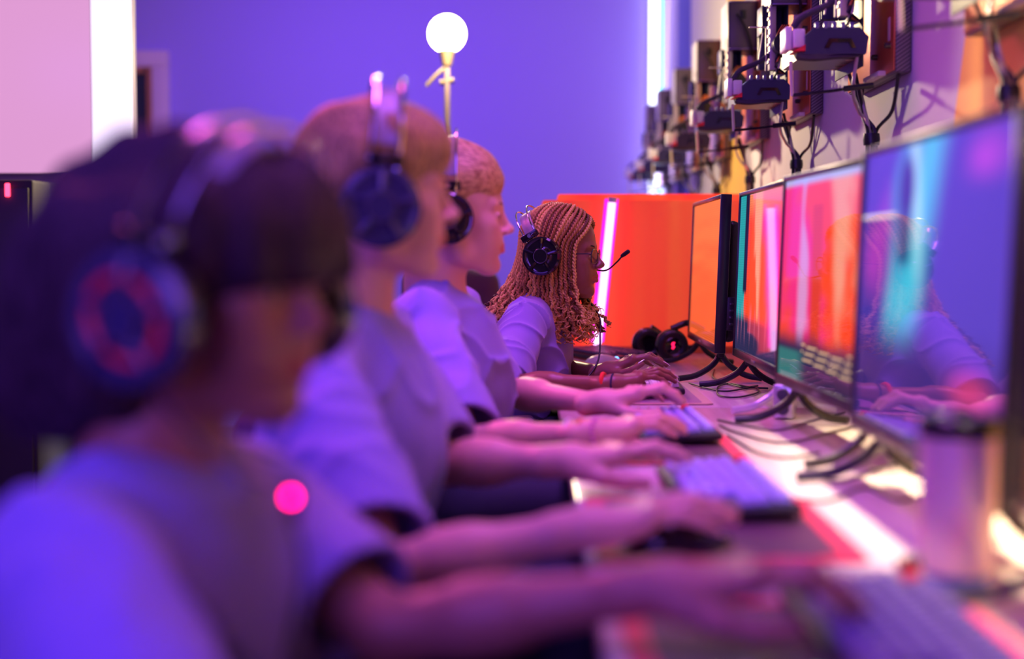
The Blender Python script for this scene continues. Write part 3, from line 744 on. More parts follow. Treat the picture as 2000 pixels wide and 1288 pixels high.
# ---------------------------------------------------------------- desks
def deskmat(nt, b):
    col_noise((.50, .43, .42), (.62, .54, .52), 1.0, .0003, 5, (60, 3, 3), .3, .7)(nt, b)
M_desk = mat('desk_laminate', (.45, .4, .4), .22, spec=.5, build=deskmat)
M_black = mat('black_plastic', (.012, .012, .016), .35)
M_gloss = mat('black_gloss', (.010, .009, .014), .08, coat=.6)
M_steel = mat('dark_steel', (.10, .10, .12), .35, 1.)
DX0, DX1 = .062, .785
for i, (ya, yb, lb) in enumerate(((-.1, 1.47, 'grey laminate desk section nearest the camera, under the metal tumbler'), (1.48, 3.035, 'grey laminate desk section in the middle of the row, under two keyboards on red mats'), (3.045, 4.95, 'grey laminate desk section at the far end, under the white-keyed keyboard'))):
    t = thing('desk', lb, 'desk', ((DX0+DX1)/2, (ya+yb)/2, 0), 0, 'desk sections of the long bench')
    MB().box((0, 0, DESK-.0151), (DX1-DX0, yb-ya, .03), .004).build('tabletop', M_desk, t)
    for sx in (-1, 1):
        for sy in (-1, 1): MB().box((sx*(.30), sy*((yb-ya)/2-.028), (DESK-.03)/2), (.05, .05, DESK-.031), .004).build('leg', M_steel, t)
    MB().box((.28, 0, .60), (.02, yb-ya-.17, .14), .003).build('back_rail', M_steel, t)
# ---------------------------------------------------------------- orange divider with a tube built for its light streak
PY = 4.70
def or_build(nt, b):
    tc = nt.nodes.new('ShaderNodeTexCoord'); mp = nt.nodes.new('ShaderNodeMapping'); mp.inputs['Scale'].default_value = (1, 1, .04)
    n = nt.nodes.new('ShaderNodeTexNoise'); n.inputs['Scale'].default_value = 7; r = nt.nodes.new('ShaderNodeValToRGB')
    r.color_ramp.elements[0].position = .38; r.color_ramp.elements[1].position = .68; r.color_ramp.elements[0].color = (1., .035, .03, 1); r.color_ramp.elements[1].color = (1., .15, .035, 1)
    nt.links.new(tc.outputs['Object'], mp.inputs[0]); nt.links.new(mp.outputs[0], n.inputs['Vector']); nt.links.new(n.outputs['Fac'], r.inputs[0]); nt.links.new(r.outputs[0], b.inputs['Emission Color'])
M_or = mat('orange_acrylic', (.92, .12, .03), .3, coat=.2, emit=(1., .085, .03), estr=.50, build=or_build)  # the sheet's own emission stands in for light from behind it
t = thing('desk_divider', 'glowing orange acrylic divider standing across the end of the desk', 'divider', (.36, PY, DESK))
def rrect(x0, x1, z0, z1, r, n=8):
    o = []
    for cx, cz, a0 in ((x1-r, z1-r, 0), (x0+r, z1-r, 90), (x0+r, z0+r, 180), (x1-r, z0+r, 270)):
        for k in range(n+1): a = math.radians(a0+90*k/n); o.append((cx+r*math.cos(a), cz+r*math.sin(a)))
    return o
xl0 = P(1058, 400, PY).x-.36; zt0 = P(1100, 391, PY).z-DESK
MB().prism(rrect(xl0, .42, .0, zt0, .012), -.006, .006, lambda u, v, w: (u, w, v)).build('front_sheet', M_or, t)
xl1 = P(1088, 400, PY+.2).x-.36; zt1 = P(1100, 380, PY+.2).z-DESK
MB().prism(rrect(xl1, .42, -.0, zt1, .012), .17, .182, lambda u, v, w: (u, w, v)).build('rear_sheet', M_or, t)
MB().box((0, .085, .012), (.7, .19, .024), .004).build('base', mat('orange_base', (.8, .2, .05), .4), t)
# glowing tube made up for the streak reflected in the sheet
a, b_ = P(1196, 392, PY-.035), P(1166, 694, PY-.05); b_.z = DESK+.02
t = thing('light_tube', 'pinkish white tube made for the reflected light streak on the orange divider', 'lamp', b_)
dv = a-b_
q = MB(); q.tube([Vector((0, 0, 0))+dv*k for k in (0, .5, 1)], .0125, 16); q.build('tube', mat('streak_pink_white', (.9, .9, .9), .4, emit=(.95, .50, 1.), estr=2.0), t)
q = MB(); [q.tube([Vector((k*.0165, .004, .02))+dv*j for j in (0, .5, .97)], .006, 10) for k in (-1, 1)]; q.build('magenta_halo', mat('halo_magenta', (.9, .1, .6), .4, emit=(1., .0, .42), estr=2.2), t)  # magenta side rods paint the halo around the streak
mat('white_plastic', (.7, .7, .7), .4)
for k0, k1 in ((-.02, .02), (.985, 1.02)): q = MB(); q.tube([dv*k0, dv*k1], .015, 16); q.build('end_cap', MATS['white_plastic'], t)
# desk continues behind the divider on a far bench
t = thing('desk', 'far bench behind the orange divider', 'desk', (.42, 7.02, 0))
MB().box((0, 0, DESK-.015), (.72, 3.1, .03), .004).build('tabletop', M_desk, t)
for sx in (-1, 1):
    for sy in (-1, 1): MB().box((sx*.3, sy*1.48, (DESK-.03)/2), (.05, .05, DESK-.031), .004).build('leg', M_steel, t)
# tube light in the far corner
tx = P(1277, 180, FY-.06).x
t = thing('light_tube', 'bright white and cyan tube light upright in the far corner', 'lamp', (tx, FY-.05, .01))
q = MB(); q.tube([(0, 0, 0), (0, 0, 1.2), (0, 0, 3.2)], .026, 16); q.build('tube', mat('tube_white', (.9, .9, .9), .4, emit=(.80, .90, 1.), estr=3.0), t)
q = MB(); q.tube([(.045, .012, 0), (.045, .012, 1.2), (.045, .012, 3.2)], .014, 12); q.build('cyan_edge', mat('tube_cyan', (.2, .9, .9), .4, emit=(.10, .75, .90), estr=1.6), t)
q = MB(); q.box((0, .035, 1.6), (.05, .02, 3.2), .003); q.box((0, 0, .004), (.12, .08, .026), .003); q.build('mounting_rail', mat('white_plastic', (.7, .7, .7), .4), t)
# bare bulb on a stand
LB = P(873, 66, 5.9); LBx = LB.copy()
t = thing('floor_lamp', 'bare glowing bulb on a slim pale stand, against the violet wall', 'lamp', (LB.x, LB.y, 0))
bl = MB(); bl.lathe([(.078*math.sin(PI*k/14)+.0001, -.078*math.cos(PI*k/14)) for k in range(15)], (0, 0, LB.z), 28); bulb = bl.build('bulb', mat('bulb_glow', (.9, .9, .9), .4, emit=(1, .80, .45), estr=14), t)
MB().lathe([(.0, -.135), (.020, -.13), (.027, -.095), (.034, -.07), (.0, -.065)], (0, 0, LB.z), 24).build('socket', mat('brass_pale', (.05, .035, .02), .6), t)
q = MB(); q.tube([(0, 0, .03), (0, 0, LB.z/2), (0, 0, LB.z-.10)], .0125, 14); q.build('pole', mat('pale_metal', (.10, .075, .085), .5), t)
q = MB(); q.tube([(0, 0, LB.z-.13), (-.045, -.01, LB.z-.17), (-.085, -.02, LB.z-.215)], .008, 8); q.build('lever', MATS['brass_pale'], t)
q = MB(); q.tube([(-.03, 0, LB.z-.20), (.028, 0, LB.z-.19)], .012, 10); q.build('clamp', MATS['brass_pale'], t)
for k in range(3):
    a = math.radians(90+120*k); q = MB(); q.tube([(0, 0, .42), (.34*math.cos(a), .34*math.sin(a), .012)], .010, 8); q.build('leg', MATS['pale_metal'], t)
# ================================================================ CHAIRS
M_chair = mat('chair_black', (.02, .018, .03), .45); M_chfab = mat('chair_fabric', (.07, .03, .12), .8)
def make_chair(label, loc, rz, top=.86, group='swivel chairs along the bench', stripe=False, armz=.0):
    t = thing('swivel_chair', label, 'chair', loc, rz, group)
    MB().box((0, 0, .445), (.48, .48, .07), .03, seg=3).build('seat', M_chfab, t)
    b = Vol((-.40, -.30, .45), (-.12, .30, top+.06), .009)
    b.ell((-.27, 0, (.50+top)/2+.0), (.045, .22, (top-.50)/2*1.0), .02); b.cone((-.26, -.14, .56), (-.285, -.14, top-.07), .035, .035, .05); b.cone((-.26, .14, .56), (-.285, .14, top-.07), .035, .035, .05)
    b.cone((-.26, -.14, .60), (-.26, .14, .60), .03, .03, .05); b.cone((-.285, -.13, top-.07), (-.285, .13, top-.07), .035, .035, .05)
    bo = b.build('backrest', M_chfab, t, 2)
    if stripe: MB().box((-.275, 0, top-.17), (.095, .40, .035), .012).build('stripe', mat('chair_stripe', (.5, .16, .40), .6), bo)
    for s in (-1, 1):
        q = MB(); q.tube(spline([(-.16, s*.24, .44), (-.16, s*.27, .55), (-.13, s*.275, .66)], 12), .014, 10); q.build('armrest_post', M_steel, t)
        q = MB(); q.box((-.03, s*.275, .672+armz), (.26, .075, .026), .012, seg=3); q.build('armrest', mat('arm_pad', (.35, .33, .42), .15, .3), t)
    q = MB(); q.tube([(0, 0, .42), (0, 0, .10)], .028, 14); q.build('gas_lift', M_steel, t)
    for k in range(5):
        a = 2*PI*k/5+.3; q = MB(); q.tube([(0, 0, .10), (.29*math.cos(a), .29*math.sin(a), .075)], .018, 8); sp_ = q.build('base_spoke', M_chair, t)
        q = MB(); q.lathe([(0, -.012), (.026, -.012), (.028, 0), (.026, .012), (0, .012)], (.29*math.cos(a), .29*math.sin(a), .030), 16, 'Y'); q.build('caster', M_chair, sp_)
    return t
make_chair('dark swivel chair under the person nearest the camera', (-.44, 1.24, 0), 0, .80)
make_chair('dark swivel chair under the person with short light brown hair', (-.32, 1.98, 0), 0, .80)
make_chair('dark swivel chair under the person with blonde hair', (-.22, 2.77, 0), 0, .80)
make_chair('dark swivel chair under the person with long braids', (-.09, 3.62, 0), 0, .78)
ch = P(948, 560, 5.0)
make_chair('empty purple swivel chair with a pink stripe, behind the braided hair', (-.225, 5.1, 0), math.radians(-75), 1.03, stripe=True)
# ================================================================ HEADSETS, GLASSES, BANDS
M_wire = mat('headset_wire', (.62, .58, .70), .14, 1.)
def ring_pts(c, ax, r, n=28, r2=None):
    ax = Vector(ax).normalized(); a = ax.orthogonal().normalized(); b = ax.cross(a); r2 = r2 or r
    return [tuple(Vector(c)+a*r*math.cos(2*PI*k/n)+b*r2*math.sin(2*PI*k/n)) for k in range(n+1)]
def make_headset(sp, label, phi=20, Ru=.152, Ry=.104, cz=0., cx=-.012, led=None, mic=True, cup_y=.101, band=True, wr=.0022, gap=.017, R=.050, shade=None, tilt=0):
    sc = sp['sc']; M = sp['M']
    t = thing('headset', label, 'headset', M.translation, 0, 'wired headsets of the players'); t.rotation_euler = M.to_euler()
    f = math.radians(phi); U = Vector((-math.sin(f), 0, math.cos(f))); W_ = Vector((math.cos(f), 0, math.sin(f)))
    C0 = Vector((cx, 0, cz))
    cm = shade or M_gloss
    for s in (-1, 1):
        c = C0+Vector((0, s*cup_y, 0)); ry = RZ(0)
        q = MB()
        prof = [(0, .020), (.0200, .020), (.0215, .0185), (.0225, .0150), (.040, .0130), (.0455, .0145), (R-.001, .011), (R, .004), (R-.003, -.008), (R-.012, -.012), (0, -.012)]
        q.lathe([(r, h*-1) if False else (r, h) for r, h in prof][::-1], (0, 0, 0), 48, 'Y')
        V = q.V[0]; V[:, 1] *= -s if True else 1
        # lathe axis Y maps h to -y ; bring the outside outwards
        V[:, 1] = s*np.abs(V[:, 1])*np.sign(1)*1 if False else V[:, 1]
        q.V = [V+np.array(c)]
        cup = q.build('ear_cup', cm, t, 30)
        outw = Vector((0, s, 0))
        for k in range(5):
            a = 2*PI*k/5+.3; dr_ = Vector((math.cos(a), 0, math.sin(a)))
            m = MB(); m.tube([c+dr_*.021+outw*.0175, c+dr_*.034+outw*.0165, c+dr_*.046+outw*.0140], [.0042, .0050, .0062], 8); m.build('rib', cm, cup)
        m = MB(); m.tube(ring_pts(c+outw*.0195, (0, 1, 0), .0185), .0012, 6, False); m.build('trim_ring', mat('ring_grey', (.25, .24, .30), .2, .8), cup)
        if led: m = MB(); m.tube(ring_pts(c+outw*.0150, (0, 1, 0), .030, r2=.036), .0032, 8, False); m.build('light_ring', led, cup)
        m = MB(); m.tube(ring_pts(c-outw*.012, (0, 1, 0), R-.013), .0115, 10, False); m.build('ear_cushion', M_black, cup)
        sl = C0+U*.062*1.0+Vector((0, s*(cup_y+.006), 0))
        m = MB(); m.box(sl, (.050, .010, .019), .004, Matrix.Rotation(-f, 3, 'Y')); sb = m.build('slider', M_gloss, t)
        m = MB(); m.lathe([(0, -.002), (.005, -.002), (.005, .002), (0, .002)], sl+outw*.006, 14, 'Y'); m.build('screw', M_wire, sb)
    for k in (-1, 1):
        pts = []
        for j in range(49):
            a = PI*j/48; y = -math.cos(a); u = math.sin(a)**.75 if 0 < a < PI else 0
            yy = y*(Ry+.004) ; hgt = .030+(Ru-.030)*u
            conv = .55+.45*min(1, hgt/.07)
            pts.append(tuple(C0+U*hgt+Vector((0, yy, 0))+W_*(k*gap*conv)))
        s0 = C0+W_*(k*gap*.35)+Vector((0, -(cup_y+.016), 0))+U*.008; s1 = C0+W_*(k*gap*.35)+Vector((0, cup_y+.016, 0))+U*.008
        pts = [tuple(s0)]+pts+[tuple(s1)]
        m = MB(); m.tube(spline(pts, 150), wr, 8); m.build('wire_bow', M_wire, t)
    if band:
        V = []; F = []; n = 33
        for j in range(n):
            a = math.radians(28+124*j/(n-1)); y = -math.cos(a); u = math.sin(a)
            base = C0+Vector((0, y*.094, 0))+U*(.012+u*(Ru-.030))
            for w_, o_ in ((-.016, 0), (.016, 0), (.016, .005), (-.016, .005)):
                V.append(tuple(base+W_*w_+(U*u+Vector((0, y, 0)))*o_))
        for j in range(n-1):
            for k in range(4): F.append([j*4+k, j*4+(k+1) % 4, j*4+4+(k+1) % 4, j*4+4+k])
        F += [[0, 1, 2, 3], [(n-1)*4+k for k in range(4)][::-1]]
        m = MB(); m.add(V, F); m.build('headband', mat('band_grey', (.30, .28, .34), .35), t, 50)
    if mic:
        p = [C0+Vector((.035, .098, -.018)), Vector((.075, .098, -.036)), Vector((.110, .082, -.036)), Vector((.140, .062, -.014)), Vector((.158, .054, .006))]
        m = MB(); m.tube(spline(p, 36), .0024, 8); mb = m.build('microphone_boom', M_black, t)
        m = MB(); dd = Vector((.018, -.004, .013)); m.tube([p[-1]-dd*.2, p[-1]+dd*.2, p[-1]+dd*.9, p[-1]+dd*1.05], [.0045, .006, .006, .0035], 12); m.build('microphone', mat('foam_black', (.015, .012, .02), .8, build=noise_bump(900, .001)), mb)
    for ch_ in t.children:
        pass
    S_ = Matrix.Scale(sc, 4)
    done = set()
    for ch_ in list(t.children)+[g for c_ in t.children for g in c_.children]:
        if ch_.data.name in done: continue
        done.add(ch_.data.name); ch_.data.transform(S_)
    return t
HS4 = make_headset(P4, 'black headset with two thin wire bows and a microphone, worn over long braids', phi=33, Ru=.150, Ry=.107, cz=-.002, cx=-.028, cup_y=.112, R=.052)
HS3 = make_headset(P3, 'black headset on the blonde drawn-back hair', phi=2, Ru=.178, Ry=.100, cz=-.006, mic=False, cup_y=.094)
HS2 = make_headset(P2, 'black headset with two tall wire bows, on short light brown hair', phi=-3, Ru=.180, Ry=.100, cz=-.020, cx=.002, mic=False, wr=.0034, cup_y=.100, gap=.018, R=.054, shade=mat('headset_blue_black', (.035, .035, .10), .25, coat=.4))
HS1 = make_headset(P1, 'headset with a red light ring, worn on dark shoulder length hair', phi=-10, Ru=.165, Ry=.118, cz=-.020, cx=.018, mic=False, wr=.0030, cup_y=.124, R=.056, led=mat('red_ring', (.2, .01, .02), .3, emit=(1, .01, .08), estr=.16), shade=MATS['headset_blue_black'])
def make_glasses(sp):
    sc = sp['sc']; M = sp['M']; t = thing('eyeglasses', 'black framed eyeglasses on the face of the person with braids', 'glasses', M.translation); t.rotation_euler = M.to_euler()
    fm = mat('glasses_frame', (.015, .03, .045), .15, coat=.5)
    def rim(s):
        pts = []
        for k in range(33):
            a = 2*PI*k/32; ca, sa = math.cos(a), math.sin(a)
            y = .0245*math.copysign(abs(ca)**.75, ca); z = .0185*math.copysign(abs(sa)**.75, sa)
            pts.append(((.1010-.10*abs(y+ .0)*0-.14*max(0, (y+.0245)))*sc, s*(.0335+y)*sc, (z+.001)*sc))
        return pts
    for s in (-1, 1):
        pts = rim(s); m = MB(); m.tube(pts, .0019*sc, 8, False); r_ = m.build('rim', fm, t)
        c = np.mean(np.array(pts[:-1]), 0); V = [tuple(c)]+[tuple(p) for p in pts[:-1]]
        V2 = [(v[0]+.0012, v[1], v[2]) for v in V]; n = len(V)
        F = [[0, 1+k, 1+(k+1) % 32] for k in range(32)]+[[n, n+1+(k+1) % 32, n+1+k] for k in range(32)]+[[1+k, n+1+k, n+1+(k+1) % 32, 1+(k+1) % 32] for k in range(32)]
        m = MB(); m.add(V, F+[]) ; m.V = [np.array(V+V2)]; m.n = 2*n
        m.build('lens', mat('lens_glass', (1, 1, 1), .0, trans=1., ior=1.12), r_)
        m = MB(); m.tube([(x*sc, s*y*sc, z*sc) for x, y, z in ((.094, .058, .007), (.086, .066, .008), (.04, .074, .006), (-.005, .0785, .004), (-.018, .079, -.012))], .0013*sc, 8); m.build('temple', fm, t)
    m = MB(); m.tube([(.1005*sc, y*sc, z*sc) for y, z in ((-.0095, .004), (-.004, .0075), (.004, .0075), (.0095, .004))], .0013*sc, 8); m.build('bridge', fm, t)
make_glasses(P4)
def band(sp, side, t_, r, thick, label, cat, m, beads=0, group=None):
    W = Vector(sp['W'+side]); E = Vector(sp['E'+side]); c = W.lerp(E, t_); ax = (W-E).normalized()
    pts = [tuple(Vector(p)-c) for p in ring_pts(c, ax, r, 36)]
    o = MB()
    if beads:
        for k in range(beads):
            a = pts[int(36*k/beads)]
            o.lathe([(0, -thick), (thick*.7, -thick*.7), (thick, 0), (thick*.7, thick*.7), (0, thick)], a, 10)
    else: o.tube(pts, thick, 8, False)
    q = o.build('wristband', m, None, 60, loc=c); tag(q, label, cat, group); return q
band(P4, 'R', .045, .0225, .0052, 'red woven band on the wrist of the person with braids', 'bracelet', mat('band_red', (.85, .05, .03), .7, build=noise_bump(700, .001)))
band(P4, 'R', -.045, .0215, .0022, 'thin navy hair tie on the wrist, beside the red band', 'hair tie', mat('band_navy', (.02, .02, .08), .7))
band(P3, 'R', .12, .0245, .0030, 'white band on the blonde person\'s wrist', 'bracelet', mat('band_white', (.8, .75, .8), .5))
band(P3, 'R', .02, .0235, .0036, 'orange beaded band on the blonde person\'s wrist', 'bracelet', mat('band_orange', (.9, .30, .04), .4), beads=18)
band(P3, 'R', -.09, .0225, .0034, 'pink beaded band on the blonde person\'s wrist', 'bracelet', mat('band_pink', (.8, .25, .6), .4), beads=18)
# small red badge light on the nearest person's shirt
# cable from the headset of the person with braids
def cable(name, pts, r, m, label, cat='cable', group=None, n=60, parent=None):
    o = bpy.data.objects.new(name, None); c = Vector(pts[0])
    mb = MB(); mb.tube([tuple(Vector(tuple(p))-c) for p in spline(pts, n)], r, 8)
    q = mb.build(name, m, parent, 60, loc=c); bpy.data.objects.remove(o)
    if label: tag(q, label, cat, group)
    return q
cable('headset_cable', [P4['M'] @ Vector((-.01, .108, -.055)), P(1166, 610, 3.60), P(1172, 655, 3.55), P(1168, 705, 3.50), P(1143, 742, 3.46), Vector((P(1118, 757, 3.44).x, 3.44, DESK+.012)), Vector((.08, 3.40, DESK+.006))], .0024, M_black, 'black headset cable hanging beside the braids')

# the nearest person's in-line remote with its red light, hanging on the headset cable
q0 = P(300, 770, 1.13); q1 = P(430, 900, 1.10); q2 = P(560, 960, 1.09); q3 = P(590, 1120, 1.08); q4 = P(560, 1290, 1.08)
LD = P(567, 973, 1.06)
t = thing('cable_remote', 'small in-line cable remote with a glowing red light on the nearest person\'s chest', 'remote', LD)
m = MB(); m.box((0, .009, -.004), (.012, .008, .030), .003, seg=3); m.build('housing', M_black, t)
m = MB(); m.lathe([(0, -.0034), (.0024, -.0024), (.0034, 0), (.0024, .0024), (0, .0034)], (0, .003, 0), 14); m.build('red_light', mat('remote_led', (.5, 0, .1), .4, emit=(1, .0, .16), estr=30), t)
m = MB(); m.tube(spline([tuple(Vector(k)-LD) for k in (q0, q1, q2)]+[(0, .009, .01)], 30), .0022, 8); m.tube(spline([(0, .009, -.018)]+[tuple(Vector(k)-LD) for k in (q3, q4)], 20), .0022, 8); m.build('cable', M_black, t)
# ================================================================ KEYBOARDS
U_ = .0190
ROWS = [[1, -1, 1, 1, 1, 1, -.5, 1, 1, 1, 1, -.5, 1, 1, 1, 1, -.25, 1, 1, 1], [1]*13+[2, -.25, 1, 1, 1], [1.5]+[1]*12+[1.5, -.25, 1, 1, 1], [1.75]+[1]*11+[2.25], [2.25]+[1]*10+[2.75, -1.25, 1], [1.25]*3+[6.25]+[1.25]*4+[-.25, 1, 1, 1]]
KW = 18.25*U_; KH = 6.25*U_
def keycap_mesh(w, m, cache={}):
    k = (w, m.name)
    if k not in cache:
        bm = bmesh.new(); bmesh.ops.create_cube(bm, size=1)
        for v in bm.verts:
            top = v.co.z > 0; sx = (w*U_-.0016-(.0060 if top else 0)); sy = (U_-.0016-(.0060 if top else 0))
            v.co = Vector((v.co.x*sx, v.co.y*sy+(.0006 if top else 0), .0085 if top else 0))
        bmesh.ops.bevel(bm, geom=list(bm.edges), offset=.0011, segments=2, profile=.6, affect='EDGES')
        me = bpy.data.meshes.new('keycap'); bm.to_mesh(me); bm.free(); me.materials.append(m); cache[k] = me
    return cache[k]
def make_keyboard(label, loc, rz, capm, casem, accent=None, accents=(0,), base=.019, glow=None, tilt=3.5):
    t = thing('keyboard', label, 'keyboard', loc, rz)
    t.rotation_euler = (math.radians(tilt), 0, rz)
    m = MB(); m.box((0, 0, base/2+.002), (KW+.020, KH+.022, base-.004), .005, seg=3); case = m.build('case', casem, t)
    m = MB(); m.box((0, 0, base-.0005), (KW+.004, KH+.004, .003), .001); m.build('key_plate', glow or M_black, case)
    for sx in (-1, 1): m = MB(); m.box((sx*KW*.42, KH*.40, .003), (.03, .012, .006), .001); m.build('rubber_foot', M_black, case)
    i = 0
    for r, row in enumerate(ROWS):
        x = -KW/2; y = KH/2-U_*.5-(r*U_ + (.25*U_ if r > 0 else 0))
        for w in row:
            if w < 0: x += -w*U_; continue
            mm = accent if (accent and i in accents) else capm
            o = bpy.data.objects.new('keycap', keycap_mesh(w, mm)); C.objects.link(o); o.parent = t
            o.location = (x+w*U_/2, y, base+.0015+.0016*math.sin((r-2.5)*.5)**2); x += w*U_; i += 1
    return t
CAPw = mat('keycap_white', (.74, .72, .80), .35); CAPl = mat('keycap_lavender', (.42, .42, .80), .35); CAPm = mat('keycap_dim_violet', (.20, .16, .36), .4); CAPd = mat('keycap_dark', (.10, .07, .13), .4)
CAPr = mat('keycap_red', (.85, .03, .05), .35); CAPo = mat('keycap_orange', (.85, .15, .05), .35)
CASE = mat('keyboard_case', (.018, .016, .026), .55)
GLW = mat('key_plate_glow', (.02, .02, .05), .4, emit=(.16, .18, .9), estr=.10)
KZ = DESK+.0045
KB4 = make_keyboard('white-keyed keyboard with an orange corner key under the hands of the person with braids', (.285, 3.365, KZ), math.radians(-92), CAPw, CASE, CAPo, (0, 13))
KB3 = make_keyboard('dark keyboard with pale blue keys and a red corner key, at the blonde person\'s hands', (.255, 2.58, KZ), math.radians(-89), CAPl, CASE, CAPr, (0,), glow=GLW)
KB2 = make_keyboard('dark keyboard with pale blue lit keys on a red mat, behind the largest pair of sharp monitor feet', (.258, 1.885, KZ), math.radians(-89), CAPl, CASE, CAPr, (0,), glow=GLW)
KB2['label'] = 'dark keyboard with pale blue keys at the hands of the short-haired person'
KB1 = make_keyboard('blurred keyboard with lavender keys at the fingertips of the nearest person', (.305, 1.145, KZ), math.radians(-90), CAPm, CASE, CAPr, (0,))
KB5 = make_keyboard('unused dark purple keyboard in front of the orange divider', (P(1180, 692, 4.45).x, 4.40, KZ), math.radians(-70), CAPd, CASE)
# desk mats
def desk_mat(label, x0, x1, y0, y1, m, edge, w=.022):
    o = thing('desk_mat', label, 'desk mat', ((x0+x1)/2, (y0+y1)/2, DESK+.0007))
    MB().prism(rrect(x0-o.location.x, x1-o.location.x, y0-o.location.y, y1-o.location.y, .02), 0, .0026).build('border', edge, o)
    MB().prism(rrect(x0-o.location.x+w, x1-o.location.x-w, y0-o.location.y+w, y1-o.location.y-w, .012), .0001, .0031).build('pad', m, o)
    return o
M_red = mat('mat_red', (.62, .02, .08), .6, build=noise_bump(800, .0005)); M_pad = mat('mat_dark', (.09, .03, .07), .6, build=noise_bump(900, .0004))
desk_mat('red edged dark desk mat under the nearest keyboard', .08, .41, .78, 1.33, M_pad, M_red)
desk_mat('red edged dark desk mat under the mouse and keyboard of the short-haired person', .072, .365, 1.50, 1.90, M_pad, M_red, .026)
desk_mat('red edged dark desk mat under the keyboard of the blonde person', .080, .350, 2.20, 2.79, M_pad, M_red)
desk_mat('plum coloured desk mat under the white-keyed keyboard', .10, .400, 3.08, 3.60, mat('mat_plum', (.30, .12, .26), .6), mat('mat_sand', (.55, .38, .30), .6))
# mice
def make_mouse(label, loc, rz, m, led=None):
    t = thing('computer_mouse', label, 'mouse', loc, rz)
    v = Vol((-.04, -.07, -.002), (.04, .07, .045), .0024)
    v.ell((0, -.008, .004), (.030, .052, .031), .004); v.ell((0, .020, .004), (.028, .040, .020), .012); v.ell((-.0, -.02, -.035), (.06, .09, .0335), .001, op='s')
    v.cone((0, .012, .034), (0, .062, .018), .0011, .0011, .0008, op='s')
    v.build('shell', m, t, 1)
    q = MB(); q.lathe([(0, -.004), (.0085, -.004), (.0095, 0), (.0085, .004), (0, .004)], (0, .034, .0185), 20, 'X'); q.build('scroll_wheel', led or M_black, t)
    for k in (0, 1): q = MB(); q.box((-.0275, -.008+k*.02, .019), (.004, .017, .006), .0015); q.build('side_button', M_black, t)
    return t
M_blue = mat('led_blue', (.1, .2, .9), .3, emit=(.1, .35, 1.), estr=5)
make_mouse('dark mouse under the right hand of the short-haired person', (.165, 1.560, DESK+.0052), math.radians(-88), M_gloss, mat('led_orange', (.9, .3, .05), .3, emit=(1., .22, .03), estr=1.))
make_mouse('pale grey mouse with a small blue light in front of the unused purple keyboard', (P(1180, 705, 4.15).x, 4.12, DESK+.0022), math.radians(-80), mat('mouse_grey', (.45, .42, .45), .3), M_blue)
make_mouse('dark mouse with a green light by the nearest keyboard', (.17, .99, DESK+.0052), math.radians(-85), M_gloss, mat('led_green', (.2, .8, .3), .3, emit=(.3, .9, .3), estr=1.5))
# headphones lying at the end of the bench
def spare_headphones():
    c = P(1306, 690, 4.30); t = thing('headphones', 'spare black headphones with a red emblem, lying between keyboard and monitors', 'headphones', (c.x+.004, 4.33, DESK+.0015), math.radians(8))
    for s, yy in ((-1, -.03), (1, .075)):
        q = MB(); q.lathe([(0, -.014), (.046, -.014), (.050, -.006), (.050, .006), (.043, .016), (.032, .020), (0, .020)][::-1], (0 if s < 0 else -.050, yy, .0505), 40, 'Y')
        V = q.V[0]; cy = yy
        if s < 0: pass
        else: V[:, 1] = 2*cy-V[:, 1]
        cup = q.build('ear_cup', M_gloss, t, 40)
        m = MB(); m.tube(ring_pts((0 if s < 0 else -.050, yy+(-s)*-.016 if s < 0 else yy-.016, .0505), (0, 1, 0), .036), .0125, 10, False); m.build('ear_cushion', M_black, cup)
        if s < 0:
            m = MB(); m.tube(ring_pts((0, yy-.0205, .0505), (0, 1, 0), .031, r2=.026), .0013, 6, False); m.build('trim_ring', mat('trim_pink', (.5, .12, .35), .3, .3), cup)
            m = MB(); m.prism([(-.005, -.009), (.001, -.011), (.006, -.004), (.003, .002), (.006, .010), (-.001, .011), (-.006, .004), (-.002, -.001)], 0, .002, lambda u, v, w: (u, yy-.0225+w, .0505+v)); m.build('emblem', mat('emblem_red', (.6, .01, .06), .3, emit=(1, .01, .08), estr=2.2), cup)
    pts = [(0, -.03, .10), (.05, -.028, .118), (.085, .0, .105), (.10, .03, .06), (.085, .07, .035), (.03, .085, .055), (-.04, .078, .10)]
    V = spline(pts, 60); m = MB(); m.tube(V, .010, 10); m.build('headband', M_black, t)
spare_headphones()
